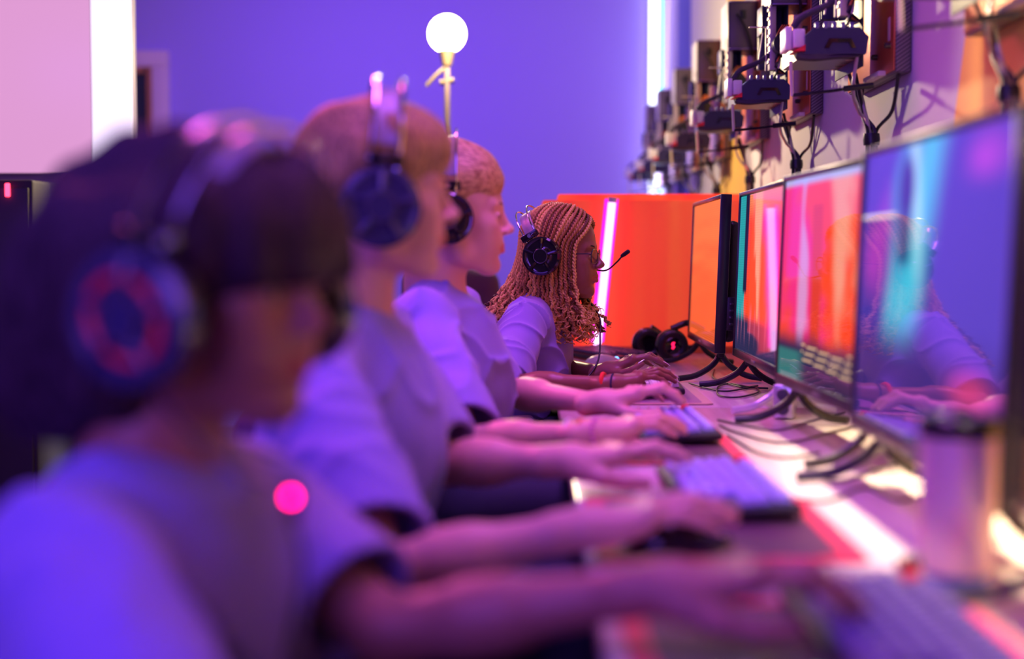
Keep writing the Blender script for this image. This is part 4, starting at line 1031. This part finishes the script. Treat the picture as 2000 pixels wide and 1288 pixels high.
# ================================================================ MONITORS
SW, SH = .655, .372
def screen_mesh(img, nu=220, nv=126):
    u = np.linspace(0, 1, nu); v = np.linspace(0, 1, nv); Ug, Vg = np.meshgrid(u, v, indexing='ij')
    X = (.5-Ug)*SW; Z = (Vg-.5)*SH
    Vv = np.stack([np.zeros(nu*nv), X.ravel(), Z.ravel()], 1)
    i = np.arange(nu-1)[:, None]*nv; j = np.arange(nv-1)[None, :]
    F = np.stack([i+j, i+j+1, i+nv+j+1, i+nv+j], -1).reshape(-1, 4)
    return mesh_np('screen', Vv, F, False, img(Ug.ravel(), Vg.ravel()).clip(0, 1.5))
def scr_mat(name, strength, gl=.5):
    def f(nt, b):
        a = nt.nodes.new('ShaderNodeAttribute'); a.attribute_name = 'tint'
        tc = nt.nodes.new('ShaderNodeTexCoord'); w = nt.nodes.new('ShaderNodeTexWave'); w.wave_type = 'BANDS'; w.bands_direction = 'Z'; w.inputs['Scale'].default_value = 55
        nt.links.new(tc.outputs['Object'], w.inputs['Vector'])
        mr = nt.nodes.new('ShaderNodeMapRange'); mr.inputs['To Min'].default_value = strength*.9; mr.inputs['To Max'].default_value = strength*1.08
        nt.links.new(w.outputs['Fac'], mr.inputs['Value']); nt.links.new(mr.outputs[0], b.inputs['Emission Strength'])
        nt.links.new(a.outputs['Color'], b.inputs['Emission Color'])
    return mat(name, (.006, .006, .009), .035, spec=gl, coat=gl, build=f)
def lerp_(a, b, t): return a+(b-a)*t[:, None]
def sm(a, b, x): t = np.clip((x-a)/(b-a+1e-9), 0, 1); return t*t*(3-2*t)
def fbm(seed, fu, fv):
    fs = [waves(seed+i, 5, 3*2**i, 6*2**i) for i in range(4)]
    return lambda u, v: sum(fs[i](u*fu, v*fv, u*0+i)/1.7**i for i in range(4))/2.2
ORA, PNK, PAL, TEA, BLU, DRK = (np.array(c) for c in ((1., .065, .015), (.95, .03, .22), (1., .34, .22), (.02, .35, .38), (.08, .10, .75), (.012, .012, .04)))
def imgA(u, v):
    n = fbm(3, 1, 8)(u, v)
    return lerp_(np.tile(np.array([.95, .13, .03]), (len(u), 1)), np.tile(np.array([1., .22, .05]), (len(u), 1)), sm(.2, 1, v+.25*n))*.95
def imgB(u, v):
    n = fbm(5, 1.2, .8)(u, v); n2 = fbm(9, 4, 1.2)(u, v)
    c = np.tile(ORA, (len(u), 1))
    c = lerp_(c, np.tile(PNK, (len(u), 1)), sm(.15, .9, n+1.3*(u-.55)+.8*(v-.45)))
    c = lerp_(c, np.tile(PAL, (len(u), 1)), sm(.45, 1.0, 1.2-np.abs(u-.42-.12*(1-v)+.05*n2)*7+.5*n2+.9*(v-.75)))
    c = lerp_(c, np.tile(np.array([.9, .35, .12]), (len(u), 1)), sm(.80, 1, v)*.6)
    c = lerp_(c, np.tile(TEA, (len(u), 1)), sm(.21+.02*np.sin(v*14), .17, u))
    c = lerp_(c, np.tile(DRK, (len(u), 1)), sm(.235, .215, u)*sm(.13, .15, u)*sm(.35, .4, v))
    st = np.clip(np.sin(u*60+3*n2)*1.5-.9, 0, 1)*sm(.34, .22, v)*sm(.02, .15, v)
    c = lerp_(c, np.tile(DRK*2, (len(u), 1)), sm(.26, .18, v))  # dark bottom of the image paints in a headset's reflection
    return lerp_(c, np.tile(np.array([.7, .2, .35]), (len(u), 1)), st*.6)*.85
def imgC(u, v):
    n = fbm(15, 1.2, 1)(u, v); n2 = fbm(19, 3, 1.3)(u, v)
    c = np.tile(ORA, (len(u), 1))
    c = lerp_(c, np.tile(PNK, (len(u), 1)), sm(.2, .8, n+.9*(v-.4)+.8*np.abs(u-.55)))
    c = lerp_(c, np.tile(PAL*.95, (len(u), 1)), sm(.35, 1.0, 1.1-np.abs(u-.66-.04*n2)*6+.6*n2+.8*(v-.6)))
    c = lerp_(c, np.tile(np.array([.75, .30, .62]), (len(u), 1)), sm(.4, .9, 1-np.abs(u-.26-.04*n2)*9+.5*n2))
    fig = np.minimum(.055-np.abs(u-.40-.03*(1-v)), .86-v); c = lerp_(c, np.tile(np.array([.80, .05, .02]), (len(u), 1)), sm(-.012, .012, fig))
    c = lerp_(c, np.tile(np.array([.35, .55, .95]), (len(u), 1)), sm(.955, .985, v)*.8)
    c = lerp_(c, np.tile(np.array([.03, .02, .07]), (len(u), 1)), sm(.27+.03*n2, .15, v))
    c = lerp_(c, np.tile(np.array([.03, .22, .20]), (len(u), 1)), sm(.16, .13, v)*sm(.36, .2, u)*.8)
    h = (np.abs(((v-.150+.06*u)*30) % 1-.5) < .10)*(v < .19)*(v > .08)*(u > .28)*(u < .8)
    return lerp_(c, np.tile(np.array([1., .62, .35]), (len(u), 1)), h*1.)*.85
def imgD(u, v):
    n = fbm(25, 1, .6)(u, v); n2 = fbm(29, 2.4, .5)(u, v)
    c = np.tile(np.array([.06, .035, .34]), (len(u), 1)); c = lerp_(c, np.tile(np.array([.02, .015, .13]), (len(u), 1)), sm(-.1, .9, n-.2))
    c = lerp_(c, np.tile(np.array([.05, .50, .68]), (len(u), 1)), sm(.25, 1.0, 1.15-np.abs(u-.40-.22*(v-.6)+.04*n2)*4.6+.3*n2)*sm(.15, .5, v))
    c = lerp_(c, np.tile(np.array([.45, .72, .80]), (len(u), 1)), sm(.5, 1.1, 1.1-np.abs(u-.45-.14*(.7-v))*10)*sm(.35, .8, v)*.8)
    c = lerp_(c, np.tile(np.array([.50, .05, .55]), (len(u), 1)), sm(.3, 1., 1-np.hypot((u-.83)*3.4, (v-.90)*4.5)+.3*n))
    c = lerp_(c, np.tile(np.array([.35, .04, .45]), (len(u), 1)), sm(.3, 1., 1-np.hypot((u-.12)*4.5, (v-.62)*2.6)+.5*n2))
    c = lerp_(c, np.tile(np.array([.02, .02, .14]), (len(u), 1)), sm(-.02, .02, .055-np.hypot(u-.36, (v-.86)*.55)))
    c = lerp_(c, np.tile(np.array([.02, .02, .14]), (len(u), 1)), sm(-.02, .02, .045-np.abs(u-.36))*sm(.56, .62, v)*sm(.86, .84, v)*.8)
    c = lerp_(c, np.tile(np.array([.04, .02, .16]), (len(u), 1)), sm(.42, .22, v))
    c = lerp_(c, np.tile(np.array([.50, .04, .16]), (len(u), 1)), sm(.4, 1, 1-np.hypot((u-.82)*3.2, (v-.22)*6)))
    c = lerp_(c, np.tile(np.array([1.2, 1.0, .8]), (len(u), 1)), sm(.006, .003, np.abs(v-.765))*sm(.30, .26, u))
    return c*1.0
def imgE(u, v): return np.tile(np.array([.002, .002, .004]), (len(u), 1))
def make_monitor(label, c, yaw, img, strength, tilt=2.0, foot_glint=None):
    t = thing('monitor', label, 'monitor', (c[0], c[1], DESK), math.radians(yaw))
    zc = .072+SH/2+.02; ti = RY(tilt)      # leans back a little
    W = SW+.020; H = SH+.030
    def tb(m): m.V = [np.array([tuple(ti @ Vector(tuple(p))+Vector((0, 0, zc))) for p in q]) for q in m.V]; return m
    m = MB()
    for s in (-1, 1): m.box((0.006, s*(W/2-.005), 0), (.028, .010, H), .002)
    m.box((0.006, 0, H/2-.005), (.028, W-.02, .010), .002); m.box((0.006, 0, -H/2+.010), (.028, W-.02, .020), .002)
    bz = tb(m).build('bezel', mat('bezel_black', (.015, .014, .02), .28), t)
    m = MB(); m.box((.013, 0, 0), (.014, W-.006, H-.006), .004); m.box((.036, 0, -.02), (.040, W*.80, H*.78), .018, seg=3); m.box((.060, 0, -.06), (.022, .30, .18), .010); tb(m).build('rear_housing', M_black, t)
    me = screen_mesh(img); me.transform(Matrix.Translation((-.0035, 0, zc)) @ ti.to_4x4() @ Matrix.Translation((0, 0, .004)))
    so = link('screen', me, scr_mat('screen_'+img.__name__, strength, {'imgB': .12, 'imgC': .35, 'imgD': 1.}.get(img.__name__, .4)), t)
    m = MB(); m.box((-.0085, 0, -H/2+.010), (.0015, .05, .005), .0004); tb(m).build('maker_plate', mat('plate_grey', (.35, .35, .38), .3, .8), t)
    m = MB(); m.box((.030, -W/2+.0, -.10), (.022, .006, .085), .002); cp = tb(m).build('control_panel', M_black, t)
    for k in range(4): m = MB(); m.box((.030, -W/2-.0035, -.075-k*.017), (.010, .003, .006), .0012); tb(m).build('button', M_steel, cp)
    for s in (-1, 1):
        y0 = s*W*.37; m = MB()
        m.tube(spline([(.012, y0, .070), (-.012, y0+s*.012, .040), (-.055, y0+s*.028, .016), (-.100, y0+s*.040, .0088)], 16), [.0085]*12+[.0075]*4 if False else .0078, 10)
        m.tube(spline([(.012, y0, .070), (.035, y0+s*.008, .040), (.075, y0+s*.020, .016), (.115, y0+s*.030, .0088)], 16), .0078, 10)
        m.box((.012, y0, .075), (.018, .030, .030), .004)
        m.build('foot', (foot_glint if (foot_glint and s < 0) else M_black), t)
    return t
MA = make_monitor('farthest monitor, plain orange screen, seen beside the orange divider', (.484, 3.93), -.5, imgA, .95)
MBn = make_monitor('second farthest monitor, orange and pink screen with a teal left edge', (.515, 3.19), -.3, imgB, 1.15, foot_glint=mat('foot_reflection', (.72, .72, .78), .12, .3))  # near foot coloured silver to paint the tube's reflection on it
MC = make_monitor('orange and pink screened monitor in the middle, between the teal-edged one and the blue one', (.508, 2.45), 2.4, imgC, 1.15)
MD = make_monitor('blue and turquoise screened monitor, largest in view, with reflections of the players', (.482, 1.745), -0.2, imgD, 1.35)
ME = make_monitor('monitor at the right edge of the view, only its dark side visible', (.485, 1.025), 1.0, imgE, .5)
# tumbler
TB = P(1886, 1118, 1.40)
t = thing('tumbler', 'pinkish metal tumbler with a dark lid, standing before the blue screened monitor', 'tumbler', (TB.x-.009, TB.y, DESK+.0015))
MB().lathe([(0, .014), (.030, .014), (.0335, .018), (.0365, .085), (.0375, .148), (0, .149)], n=48).build('body', mat('tumbler_pink_metal', (.90, .66, .60), .38, .35), t, 40)
MB().lathe([(0, 0), (.028, 0), (.0305, .002), (.0312, .013), (0, .0139)], n=48).build('base', mat('tumbler_base_blue', (.05, .06, .35), .3), t, 40)
MB().lathe([(0, .1492), (.0392, .1492), (.0400, .152), (.0392, .166), (.034, .170), (0, .171)], n=48).build('lid', M_gloss, t, 40)
MB().box((.0, -.012, .174), (.016, .024, .007), .002).build('lid_tab', M_gloss, t)
# silver box made up for the tube's reflection on foot and buttons
c_ = P(1534, 760, 2.84)
t = thing('reflection_box', 'small silver box with two knobs, made for the tube reflection beside the monitor foot', 'controller', (c_.x-.0, c_.y, DESK+.0015), math.radians(-20))
MB().box((0, 0, .034), (.040, .052, .068), .004, seg=3).build('body', mat('silver_plastic', (.62, .62, .66), .22, .5), t)
for k in (0, 1):
    q = MB(); q.lathe([(0, 0), (.012, 0), (.012, .006), (.0105, .008), (0, .008)], (0, 0, 0), 24, 'Y'); V = q.V[0]; q.V = [V*np.array([1, 1, 1])+np.array([.0, -.0262, .020+k*.029])]; q.build('knob', M_steel, t)
# ================================================================ COMPUTERS ON THE WALL
M_cop = mat('copper_panel', (.80, .22, .07), .30, .55, build=lambda nt, b: noise_bump(30, .001, .3)(nt, b))
def carbon(nt, b):
    tc = nt.nodes.new('ShaderNodeTexCoord'); mp = nt.nodes.new('ShaderNodeMapping'); mp.inputs['Rotation'].default_value = (0, math.radians(35), 0)
    w = nt.nodes.new('ShaderNodeTexWave'); w.inputs['Scale'].default_value = 45; w.bands_direction = 'Z'; r = nt.nodes.new('ShaderNodeValToRGB')
    r.color_ramp.elements[0].color = (.035, .028, .035, 1); r.color_ramp.elements[1].color = (.22, .17, .17, 1)
    nt.links.new(tc.outputs['Object'], mp.inputs[0]); nt.links.new(mp.outputs[0], w.inputs[0]); nt.links.new(w.outputs['Fac'], r.inputs[0]); nt.links.new(r.outputs[0], b.inputs['Base Color'])
M_carb = mat('carbon_weave', (.1, .1, .1), .4, build=carbon)
def grille(nt, b):
    tc = nt.nodes.new('ShaderNodeTexCoord'); v = nt.nodes.new('ShaderNodeTexVoronoi'); v.inputs['Scale'].default_value = 130; v.inputs['Randomness'].default_value = .05
    r = nt.nodes.new('ShaderNodeValToRGB'); r.color_ramp.elements[0].position = .30; r.color_ramp.elements[1].position = .40
    r.color_ramp.elements[0].color = (.004, .003, .006, 1); r.color_ramp.elements[1].color = (.13, .10, .12, 1)
    nt.links.new(tc.outputs['Object'], v.inputs['Vector']); nt.links.new(v.outputs['Distance'], r.inputs[0]); nt.links.new(r.outputs[0], b.inputs['Base Color'])
M_gril = mat('grille_black', (.05, .05, .05), .4, .4, build=grille)
M_wht = mat('rig_white', (.80, .78, .74), .35); M_cream = mat('cream_plastic', (.78, .70, .52), .45); M_slv = mat('sleeve_cable', (.045, .032, .06), .6, build=noise_bump(1500, .0008)); M_navy = mat('rig_navy', (.03, .028, .09), .35)
M_pcb = mat('circuit_board', (.012, .02, .03), .4); M_orw = mat('orange_wire', (.8, .22, .05), .5); M_silv = mat('silver_sleeve', (.62, .56, .54), .3, .6)
def make_rig(label):
    """hung on the wall at x=0, reaching out to -x; y along the wall, z above the camera height"""
    t = thing('wall_computer', label, 'computer', (WX, 0, CAM.z), 0, 'open computers hung along the right wall')
    MB().box((-.0175, .02, .625), (.033, .44, .49), .004).build('side_frame', M_carb, t)
    q = MB(); q.box((-.0358, .02, .625), (.0026, .432, .482), .001); pn = q.build('backing_panel', M_cop, t)
    MB().box((-.0385, .03, .78), (.002, .30, .16), .001).build('white_plate', M_wht, pn)
    MB().box((-.045, -.06, .386), (.018, .14, .012), .003).build('lip', M_cream, pn)
    for (y, z) in ((-.165, .44), (-.05, .43), (-.15, .62)): q = MB(); q.lathe([(0, 0), (.006, .0), (.006, .012), (0, .014)], (-.037, y, z), 12, 'X', Matrix.Scale(-1, 3)); V = q.V[0]; q.V = [V*np.array([1, 1, 1])+np.array([-.074*0, 0, 0])]; q.V = [np.stack([-.037-np.abs(V[:, 0]+.037)*0-np.abs(V[:, 0])*0+(V[:, 0]+.037), y+(V[:, 1]-y), z+(V[:, 2]-z)], 1)]; q.build('standoff', M_steel, pn)
    # emblem strip on the panel
    MB().box((-.0378, -.155, .475), (.0012, .018, .050), .0004).build('panel_badge', mat('badge_pale', (.75, .5, .42), .4), pn)
    # power supply
    q = MB(); q.box((-.086, -.065, .765), (.098, .165, .165), .004); ps = q.build('power_supply', mat('psu_shell', (.035, .03, .045), .4, .3), t)
    MB().box((-.086, -.1482, .765), (.088, .002, .150), .0008).build('grille', M_gril, ps)
    MB().box((-.1362, -.065, .765), (.0025, .160, .160), .001).build('side_label', M_wht, ps)
    MB().box((-.086, -.150, .80), (.020, .006, .030), .002).build('power_socket', M_black, ps)
    for z in (.686, .844): MB().box((-.086, -.1495, z), (.094, .004, .005), .001).build('edge_strip', mat('edge_violet', (.25, .16, .40), .3, .4), ps)
    # motherboard with its tall cooler, memory and ports
    q = MB(); q.box((-.088, .0, .565), (.004, .27, .33), .0008); bd = q.build('motherboard', M_pcb, t)
    for k in range(5):
        q = MB(); q.box((-.099, -.11+k*.055, .43), (.018, .012, .014), .002); q.build('connector', [M_black, M_cream, M_steel][k % 3], bd)
    q = MB(); q.box((-.128, -.118, .60), (.018, .030, .185), .002)
    for k in range(7): q.box((-.1385, -.118, .53+k*.024), (.004, .026, .009), .001)
    q.build('port_shield', mat('port_shield', (.55, .46, .44), .4, .4), bd)
    q = MB()
    for k in range(9): q.box((-.122, -.10+k*.0085+.03, .655), (.055, .0022, .075), .0003)
    q.box((-.148, -.04, .655), (.006, .085, .078), .002); q.build('heat_sink', M_navy, bd)
    for k in range(2): q = MB(); q.box((-.112, .085+k*.018, .60), (.042, .006, .13), .001); q.build('memory_stick', mat('memory_dark', (.05, .04, .08), .4), bd)
    q = MB(); q.lathe([(0, 0), (.030, 0), (.031, .006), (.028, .010), (.028, .075), (0, .078)], (0, 0, 0), 28, 'Y'); V = q.V[0].copy(); q.V = [V+np.array([-.105, -.10+.0, .575])]; pu = q.build('pump', M_black, t)
    for k in range(4): q = MB(); q.tube(spline([(-.125+.006*k, -.15, .585), (-.120+.008*k, -.165, .605+.003*k), (-.105+.006*k, -.150, .628)], 10), .0018, 6); q.build('wire', M_orw, pu)
    q = MB(); q.box((-.10, -.07, .705), (.055, .05, .022), .004); q.box((-.115, -.10, .715), (.03, .02, .012), .002); q.build('top_connector', M_cream, bd)
    # graphics card, seen end-on with its ribbed shroud
    g = MB(); hexp = [(-.215, -.026), (-.085, -.026), (-.080, .010), (-.100, .030), (-.195, .030), (-.215, .012)]
    g.prism(hexp, -.155, .12, lambda u, v, w: (u, w, .450+v)); gp = g.build('graphics_card', M_navy, t)
    g = MB()
    for k in range(5): g.box((-.190+k*.0185, -.150, .484), (.0085, .014, .014), .002)
    g.build('shroud_fins', mat('fin_violet', (.14, .12, .28), .3), gp)
    g = MB(); g.prism([(-.175, -.016), (-.165, .004), (-.118, .004), (-.108, -.016), (-.118, -.016), (-.124, -.004), (-.159, -.004), (-.166, -.016)], -.1585, -.1545, lambda u, v, w: (u, w, .452+v)); g.build('shroud_relief', M_gloss, gp)
    g = MB(); g.box((-.226, -.12, .458), (.024, .06, .040), .003, RZ(0)); g.build('power_plug', M_wht, gp)
    g = MB(); g.prism([(-.240, -.022), (-.214, -.022), (-.214, -.008)], -.155, -.09, lambda u, v, w: (u, w, .452+v)); g.build('red_tab', CAPr, gp)
    g = MB(); g.box((-.246, -.10, .460), (.014, .07, .050), .003); g.build('plug_block', M_wht, gp)
    for k in range(9):
        rr = random.Random(k); g = MB(); zz = .418+.004*(k % 3)
        g.tube(spline([(-.235+.01*rr.random(), -.150+.014*(k//3), zz), (-.19, -.152+.012*(k//3), zz-.004*rr.random()), (-.14, -.150+.014*(k//3), zz+.004*rr.random()), (-.095, -.14+.012*(k//3), zz+.004)], 14), .0032, 6); g.build('cable_strand', M_slv, gp)
    # sleeved cables
    q = MB(); q.tube(spline([(-.235, -.12, .485), (-.215, -.125, .508), (-.165, -.13, .530), (-.125, -.12, .556), (-.095, -.09, .556)], 40), .0075, 10); q.build('sleeved_cable', M_slv, t)
    q = MB(); q.tube(spline([(-.130, -.11, .690), (-.132, -.12, .725), (-.115, -.125, .752), (-.085, -.12, .757), (-.055, -.11, .745)], 30), .0068, 10); q.build('sleeved_cable', M_slv, t)
    q = MB(); q.tube(spline([(-.108, -.16, .80), (-.085, -.168, .76), (-.062, -.165, .70), (-.055, -.150, .66)], 24), .0042, 8); q.build('power_cable', M_black, t)
    for k in range(5):
        rr = random.Random(40+k); q = MB(); q.tube(spline([(-.100, -.12+k*.008, .556), (-.112-.01*rr.random(), -.14, .545-.01*k), (-.118, -.13+.01*k, .52-.008*k), (-.09, -.11, .50)], 18), .003, 6); q.build('loop_wire', [M_black, M_orw, M_slv, M_cream, M_black][k], t)
    # grey card bracket
    q = MB(); q.box((-.147, -.13, .565), (.003, .012, .12), .0008); q.box((-.170, -.13, .625), (.048, .010, .003), .0008); q.box((-.163, -.13, .56), (.003, .010, .10), .0008, RY(8)); q.build('bracket', M_cream, t)
    # wire stand under the card
    q = MB(); q.tube([(-.228, -.06, .42), (-.226, -.06, .385), (-.224, -.06, .345)], .0042, 8); q.build('support_rod', M_cream, t)
    q = MB(); q.tube([(-.224, -.06, .347), (-.15, -.09, .352), (-.06, -.12, .362)], .0034, 8); q.tube([(-.12, -.10, .356), (-.06, -.12, .362)], .0065, 8); q.build('support_arm', M_black, t)
    # cables down to the desk, gathered by a strap
    sz = .255; sy = 0.0
    ends = [(-.045, .05, .375), (-.060, .02, .38), (-.075, -.01, .40), (-.080, .04, .41), (-.020, -.17, .38)]
    ms = [M_black, M_silv, M_black, M_slv, M_black]
    for k, e in enumerate(ends):
        o_ = ((k-2)*.0055, (k % 3-1)*.006)
        q = MB(); mid = [((e[0]-.03)/2-.012+.006*k, e[1]*.6+.012*(-1)**k, .325-.004*k)]
        q.tube(spline([e]+mid+[(-.035+o_[0], sy+o_[1], sz+.02), (-.035+o_[0], sy+o_[1], sz-.03), (-.030+o_[0]*1.6, sy+o_[1]*2, .05), (-.028+o_[0]*2, sy+o_[1]*2, -.30)], 50), .0042, 7); q.build('cable', ms[k], t)
    q = MB(); q.tube(spline([(-.095, -.15, .47), (-.10, -.10, .36), (-.070, -.02, .318), (-.05, .0, .300), (-.035, .002, sz+.01)], 30), .0040, 7); q.build('cable', M_silv, t)
    q = MB(); q.lathe([(0, -.013), (.0175, -.013), (.019, 0), (.0175, .013), (0, .013)], (-.035, sy, sz), 20); q.build('strap', M_black, t)
    return t
rig_y = [2.30, 3.215, 4.115, 4.975, 5.86, 6.72, 7.55, 8.32]
rl_ = ['open computer on the wall nearest the camera, cut off by the top right corner',
 'open computer on the wall above the left part of the blue screened monitor, second nearest',
 'sharpest open computer on the wall, with a carbon-sided copper panel and braided cable arch',
 'open computer on the wall just beyond the sharpest one, above a black cable strap',
 'open computer on the wall above the yellow wall band', 'blurred open computer on the wall, third from the far corner',
 'dark blurred open computer on the wall, second from the far corner', 'farthest open computer on the wall, beside the corner tube light']
RIG = make_rig(rl_[2]); RIG.location.y = rig_y[2]
for i, y in enumerate(rig_y):
    if i == 2: continue
    r = dup(RIG, (WX-.0, y, CAM.z), 0, rl_[i])
    if i == 0:
        pass
# the smallest wall box near the ceiling of the first rig is out of view
# ================================================================ CABLES ON THE DESK
M_cab = mat('cable_black', (.02, .015, .025), .4)
def dcable(pts, label, r=.0022, m=None):
    return cable('desk_cable', [Vector((x, y, DESK+r+.0015+(z if len(p) > 2 else 0))) for p in pts for (x, y, z) in [tuple(p)+(0,)*(3-len(p))]], r, m or M_cab, label, 'cable', 'loose cables on the desk', n=70)
def dp(px, py): q = P(px, py, 917/(py-495.)); return (min(.77, q.x), q.y)
dcable([dp(1346, 752), dp(1380, 762), dp(1420, 768), dp(1470, 760), dp(1480, 770), dp(1440, 780), dp(1405, 776), dp(1402, 760), dp(1425, 753), dp(1465, 760), dp(1500, 762)], 'black cable looping on the desk beside the white-keyed keyboard')
dcable([dp(1395, 725), dp(1393, 740), dp(1420, 752), dp(1450, 760), dp(1480, 757)], 'short black cable coming off the farthest monitor foot')
dcable([dp(1402, 825), dp(1450, 835), dp(1520, 845), dp(1590, 825), dp(1650, 810)], 'black cable running from the red-cornered keyboard to the monitors')
dcable([dp(1405, 835), dp(1440, 850), dp(1530, 870), dp(1620, 850), dp(1680, 835)], 'second black cable behind the red-cornered keyboard')
dcable([dp(1420, 855), dp(1480, 890), dp(1540, 900), dp(1600, 890)], 'black cable at the near end of the red-cornered keyboard')
dcable([dp(1560, 985), dp(1620, 985), dp(1690, 960), dp(1760, 985), dp(1840, 960)], 'blurred black cable from the short-haired person\'s keyboard')
dcable([dp(1560, 930), dp(1640, 945), dp(1720, 920), dp(1780, 905)], 'blurred black cable in front of the blue screened monitor')
dcable([dp(1190, 757), dp(1150, 752), dp(1122, 752)], 'black cable crossing the desk edge by the braided person')
dcable([dp(1120, 832), dp(1060, 830) if False else dp(1150, 835), dp(1200, 828)], 'black cable under the blonde person\'s forearm')
# red badge on the nearest shirt
bp_ = P(567, 973, 1.22)
# ================================================================ CAMERA, LIGHT
cam = bpy.data.cameras.new('camera'); co = bpy.data.objects.new('camera', cam); C.objects.link(co)
cam.sensor_width = 36; cam.lens = 50.004; cam.clip_start = .02
co.matrix_world = Matrix.Translation(CAM) @ CROT.to_4x4()
cam.dof.use_dof = True; cam.dof.focus_distance = 3.52; cam.dof.aperture_fstop = 1.5; cam.dof.aperture_blades = 0
SC.camera = co
w = bpy.data.worlds.new('world'); SC.world = w; w.use_nodes = True
w.node_tree.nodes['Background'].inputs[0].default_value = (.10, .07, .25, 1); w.node_tree.nodes['Background'].inputs[1].default_value = .3
def area(name, loc, tgt, col, e, sx, sy=None, spread=180):
    l = bpy.data.lights.new(name, 'AREA'); l.energy = e; l.color = col; l.shape = 'RECTANGLE'; l.size = sx; l.size_y = sy or sx; l.spread = math.radians(spread)
    o = bpy.data.objects.new(name, l); C.objects.link(o); o.location = loc; o.rotation_euler = (Vector(tgt)-Vector(loc)).to_track_quat('-Z', 'Y').to_euler(); return o
def point(name, loc, col, e, r):
    l = bpy.data.lights.new(name, 'POINT'); l.energy = e; l.color = col; l.shadow_soft_size = r
    o = bpy.data.objects.new(name, l); C.objects.link(o); o.location = loc; return o
point('bulb_light', (LBx.x+.03, LBx.y-.12, LBx.z+.0), (1., .74, .42), 62, .05)
sl = bpy.data.lights.new('bulb_beam', 'SPOT'); sl.energy = 105; sl.color = (1., .76, .45); sl.spot_size = math.radians(52); sl.spot_blend = .25; sl.shadow_soft_size = .04
so_ = bpy.data.objects.new('bulb_beam', sl); C.objects.link(so_); so_.location = (LBx.x+.05, LBx.y-.10, LBx.z); so_.rotation_euler = Vector((math.sin(math.radians(39)), -math.cos(math.radians(39)), -.18)).to_track_quat('-Z', 'Y').to_euler()
area('violet_ceiling_wash', (-1.0, 6.6, 3.2), (-.6, 8.75, 1.5), (.32, .13, 1.), 42, 2.2, 1.0, 120)
area('violet_room_light', (-1.3, 1.0, 3.1), (-.1, 2.1, .9), (.24, .08, 1.), 27, 2.0, 2.6, 110)
area('magenta_room_light', (-1.3, 3.8, 2.7), (-.2, 2.3, .8), (1., .12, .52), 10, .8, .8, 80)
area('blue_near_light', (-1.2, -.9, 1.6), (-.3, 1.6, .9), (.26, .09, 1.), 14, 1.4, 1.0, 110)
vf = area('violet_front_light', (.15, 2.5, 2.9), (-.10, 3.0, .9), (.60, .13, 1.), 15, .4, 2.6, 80); vf.rotation_euler = (0, math.radians(7), 0)
area('corner_tube_light', (tx, FY-.16, 1.9), (tx-.4, 6, 1.4), (.50, .36, 1.), 9, .08, 2.2)
dw = area('desk_warm_light', (.66, 1.65, 2.6), (.66, 1.65, .75), (1., .76, .46), 24, .05, 1.9, 24); dw.rotation_euler = (0, 0, 0)
SC.view_settings.view_transform = 'Standard'; SC.view_settings.look = 'None'; SC.view_settings.exposure = .15; SC.view_settings.gamma = 1
SC.cycles.use_denoising = True
try: SC.cycles.sample_clamp_indirect = 6
except Exception: pass
